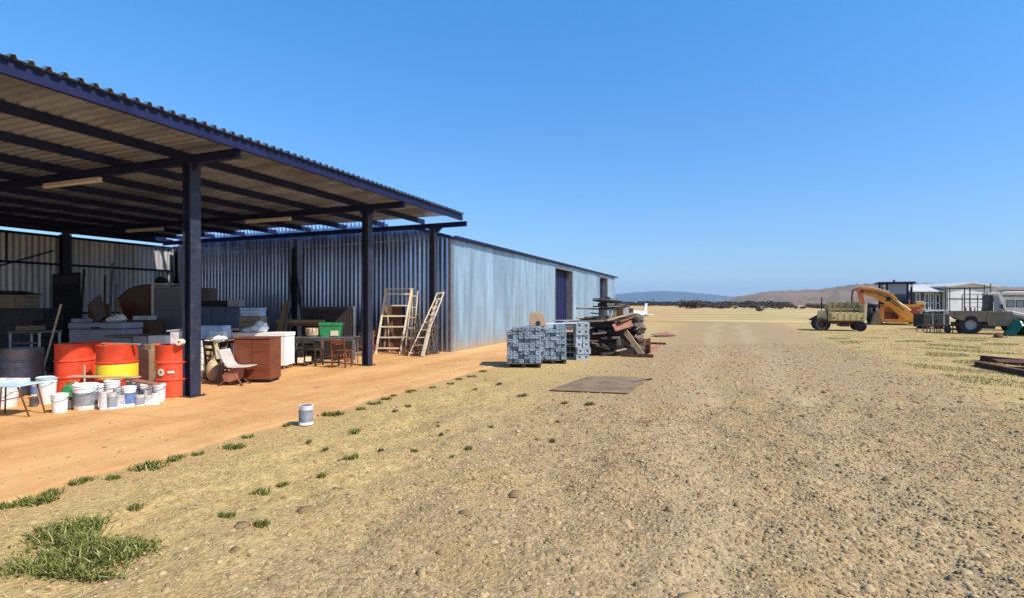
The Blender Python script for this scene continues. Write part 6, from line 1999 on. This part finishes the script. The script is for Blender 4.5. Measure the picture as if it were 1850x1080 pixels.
# the big patch at the lower left
g_ = np.random.default_rng(99)
def patch(label, spots, n, L):
    Ps = []
    for (px, py, rx, ry, k) in spots:
        x, y = G(px, py)
        a_ = g_.normal(size=(int(n * k), 2)) * [rx, ry] * np.array([.5, .5])
        Ps.append(np.stack([x + a_[:, 0] * cs - a_[:, 1] * sn, y + a_[:, 0] * sn + a_[:, 1] * cs], 1))
    P = np.concatenate(Ps); c = P.mean(0)
    V, Fq = blades(P - c, L * np.exp(g_.normal(-.15, .35, len(P))), L * .075, .95, .7, g_)
    o = npmesh('weed_patch', V, Fq, M['weed']); o.location = (c[0], c[1], .0)
    return tag(o, label, 'weed')
patch('large sprawling green weed patch in the lower left corner', [(150, 1003, .36, .22, .30), (90, 1030, .26, .10, .16), (215, 990, .22, .13, .16), (110, 958, .20, .20, .20), (150, 950, .14, .14, .10), (60, 1032, .22, .05, .05), (170, 1040, .20, .05, .04), (130, 975, .22, .12, .12), (190, 1005, .2, .12, .1)], 4600, .066)

# straw lying over the foreground and standing in the right-hand grass
def region_pts(n, zmin, zmax, cond):
    out = []
    tot = 0
    while tot < n:
        z = np.sqrt(g_.uniform(zmin ** 2, zmax ** 2, n))
        px = g_.uniform(-80, 1930, n)
        xr = (px - CX) / F * z
        X = xr * cs - z * sn; Y = xr * sn + z * cs
        keep = cond(X, Y, g_.random(n))
        P = np.stack([X, Y], 1)[keep]
        out.append(P); tot += len(P)
        if len(P) == 0: break
    return np.concatenate(out)[:n]
sm = lambda x, a, b: np.clip((x - a) / (b - a), 0, 1)
clump = lambda X, Y: .5 + .25 * np.sin(X * 2.3 + 1.3 * np.sin(Y * 1.7)) + .25 * np.sin(Y * 2.9 + X * .8)
left = lambda X, Y, r: (X > -5.3) & (r < (.10 + .9 * sm(-X, 0.4, 4.2)) * clump(X, Y))
P = region_pts(30000, 2.9, 13, left)
V, Fq = blades(P, .055, .0016, 1.25, .3, g_, True)
tag(npmesh('dry_grass', V, Fq, M['straw']), 'short dry straw strewn between slab and gravel', 'straw', None, 'stuff')
rightc = lambda X, Y, r: (X > 4.0 + .5 * np.sin(Y * .9)) & (Y > 9) & (r < clump(X, Y))
P = region_pts(30000, 8, 34, rightc)
V, Fq = blades(P, .075, .004, .95, .5, g_, True)
tag(npmesh('dry_grass', V, Fq, M['straw']), 'short dry yellow grass right of the gravel', 'grass', None, 'stuff')
olive = lambda X, Y, r: (X > 4.6) & (Y > 10) & (r < .9 * (np.sin(X * 1.9 + 2 * np.sin(Y * .8)) * np.sin(Y * 1.3 + X * .4) > .42))
P = region_pts(9000, 9, 26, olive)
V, Fq = blades(P, .07, .005, .8, .5, g_, True)
tag(npmesh('green_grass', V, Fq, M['weed']), 'sparse olive green grass among the dry grass right of the gravel', 'grass', None, 'stuff')

# loose stones: jittered octahedra with a subdivided waist
def stones(P, s, mname, label):
    n = len(P)
    base = []
    for zz, rr, k in ((-.45, .6, 5), (.08, 1.0, 6), (.5, .62, 5)):
        pass
    ang = np.linspace(0, 2 * np.pi, 6, endpoint=False)
    ring0 = np.stack([np.cos(ang), np.sin(ang), np.full(6, -.25)], 1)
    ring1 = np.stack([.72 * np.cos(ang + .5), .72 * np.sin(ang + .5), np.full(6, .38)], 1)
    top = np.array([[0, 0, .58]])
    B = np.concatenate([ring0, ring1, top])
    V = np.repeat(B[None], n, 0) * (1 + g_.uniform(-.24, .24, (n, 13, 1)))
    V = V * np.stack([g_.uniform(.7, 1.35, n), g_.uniform(.7, 1.2, n), g_.uniform(.45, .95, n)], 1)[:, None]
    a_ = g_.uniform(0, 6.28, n); c_, s_ = np.cos(a_), np.sin(a_)
    x = V[..., 0] * c_[:, None] - V[..., 1] * s_[:, None]; y = V[..., 0] * s_[:, None] + V[..., 1] * c_[:, None]
    sz = (s * np.exp(g_.normal(0, .38, n)))[:, None]
    V = np.stack([x * sz + P[:, 0:1], y * sz + P[:, 1:2], V[..., 2] * sz + sz * .1 + ghgt(P[:, 0], P[:, 1])[:, None]], -1).reshape(-1, 3)
    f = []
    for i in range(6):
        j = (i + 1) % 6
        f += [(i, j, 6 + i), (j, 6 + j, 6 + i), (6 + i, 6 + j, 12)]
    f = np.array(f)
    Fq = (f[None] + (np.arange(n) * 13)[:, None, None]).reshape(-1, 3)
    return tag(npmesh('gravel', V, Fq, M[mname]), label, 'gravel', None, 'stuff')
gr = lambda X, Y, r: (X > -5.2) & (r < (.16 + .84 * sm(X, -3.8, -.3)) * (.45 + .55 * clump(X * .7, Y * .6)) * (1 - .85 * sm(X, 3.8, 5.0)))
P = region_pts(30000, 2.8, 8.5, gr)
stones(P, .0105, 'stone', 'pale loose gravel strewn over the yard in the foreground')
P = region_pts(12000, 8, 22, gr)
stones(P, .017, 'stone', 'pale loose gravel over the yard farther off')
P = region_pts(420, 2.9, 12, gr)
stones(P, .026, 'stone', 'larger stones scattered through the gravel')
slabc = lambda X, Y, r: (X < -5.6) & (X > -9.5) & (r < .15 + .85 * sm(X, -7.5, -5.6))
P = region_pts(700, 4, 16, slabc)
o_ = stones(P, .011, 'stone', 'grit and small stones strewn over the slab'); o_.location.z = th

# haze: thin air that lets the mountains fade to blue
hb_ = MB().box(-16000, 16000, -3000, 12000, -3.0, 330)
hz = hb_.build('haze', M['stone'])
hm = bpy.data.materials.new('pale_air'); hm.use_nodes = True
ht = hm.node_tree
ht.nodes.remove(ht.nodes['Principled BSDF'])
pv = ht.nodes.new('ShaderNodeVolumePrincipled')
pv.inputs['Color'].default_value = (.45, .70, 1, 1)
pv.inputs['Density'].default_value = .00011
pv.inputs['Anisotropy'].default_value = .1
ht.links.new(pv.outputs[0], ht.nodes['Material Output'].inputs['Volume'])
hz.data.materials[0] = hm
tag(hz, kind='stuff')
USE_HAZE = True
if not USE_HAZE:
    bpy.data.objects.remove(hz)
SC.cycles.volume_step_rate = 20 if hasattr(SC.cycles, 'volume_step_rate') else 1
SC.cycles.volume_bounces = 0
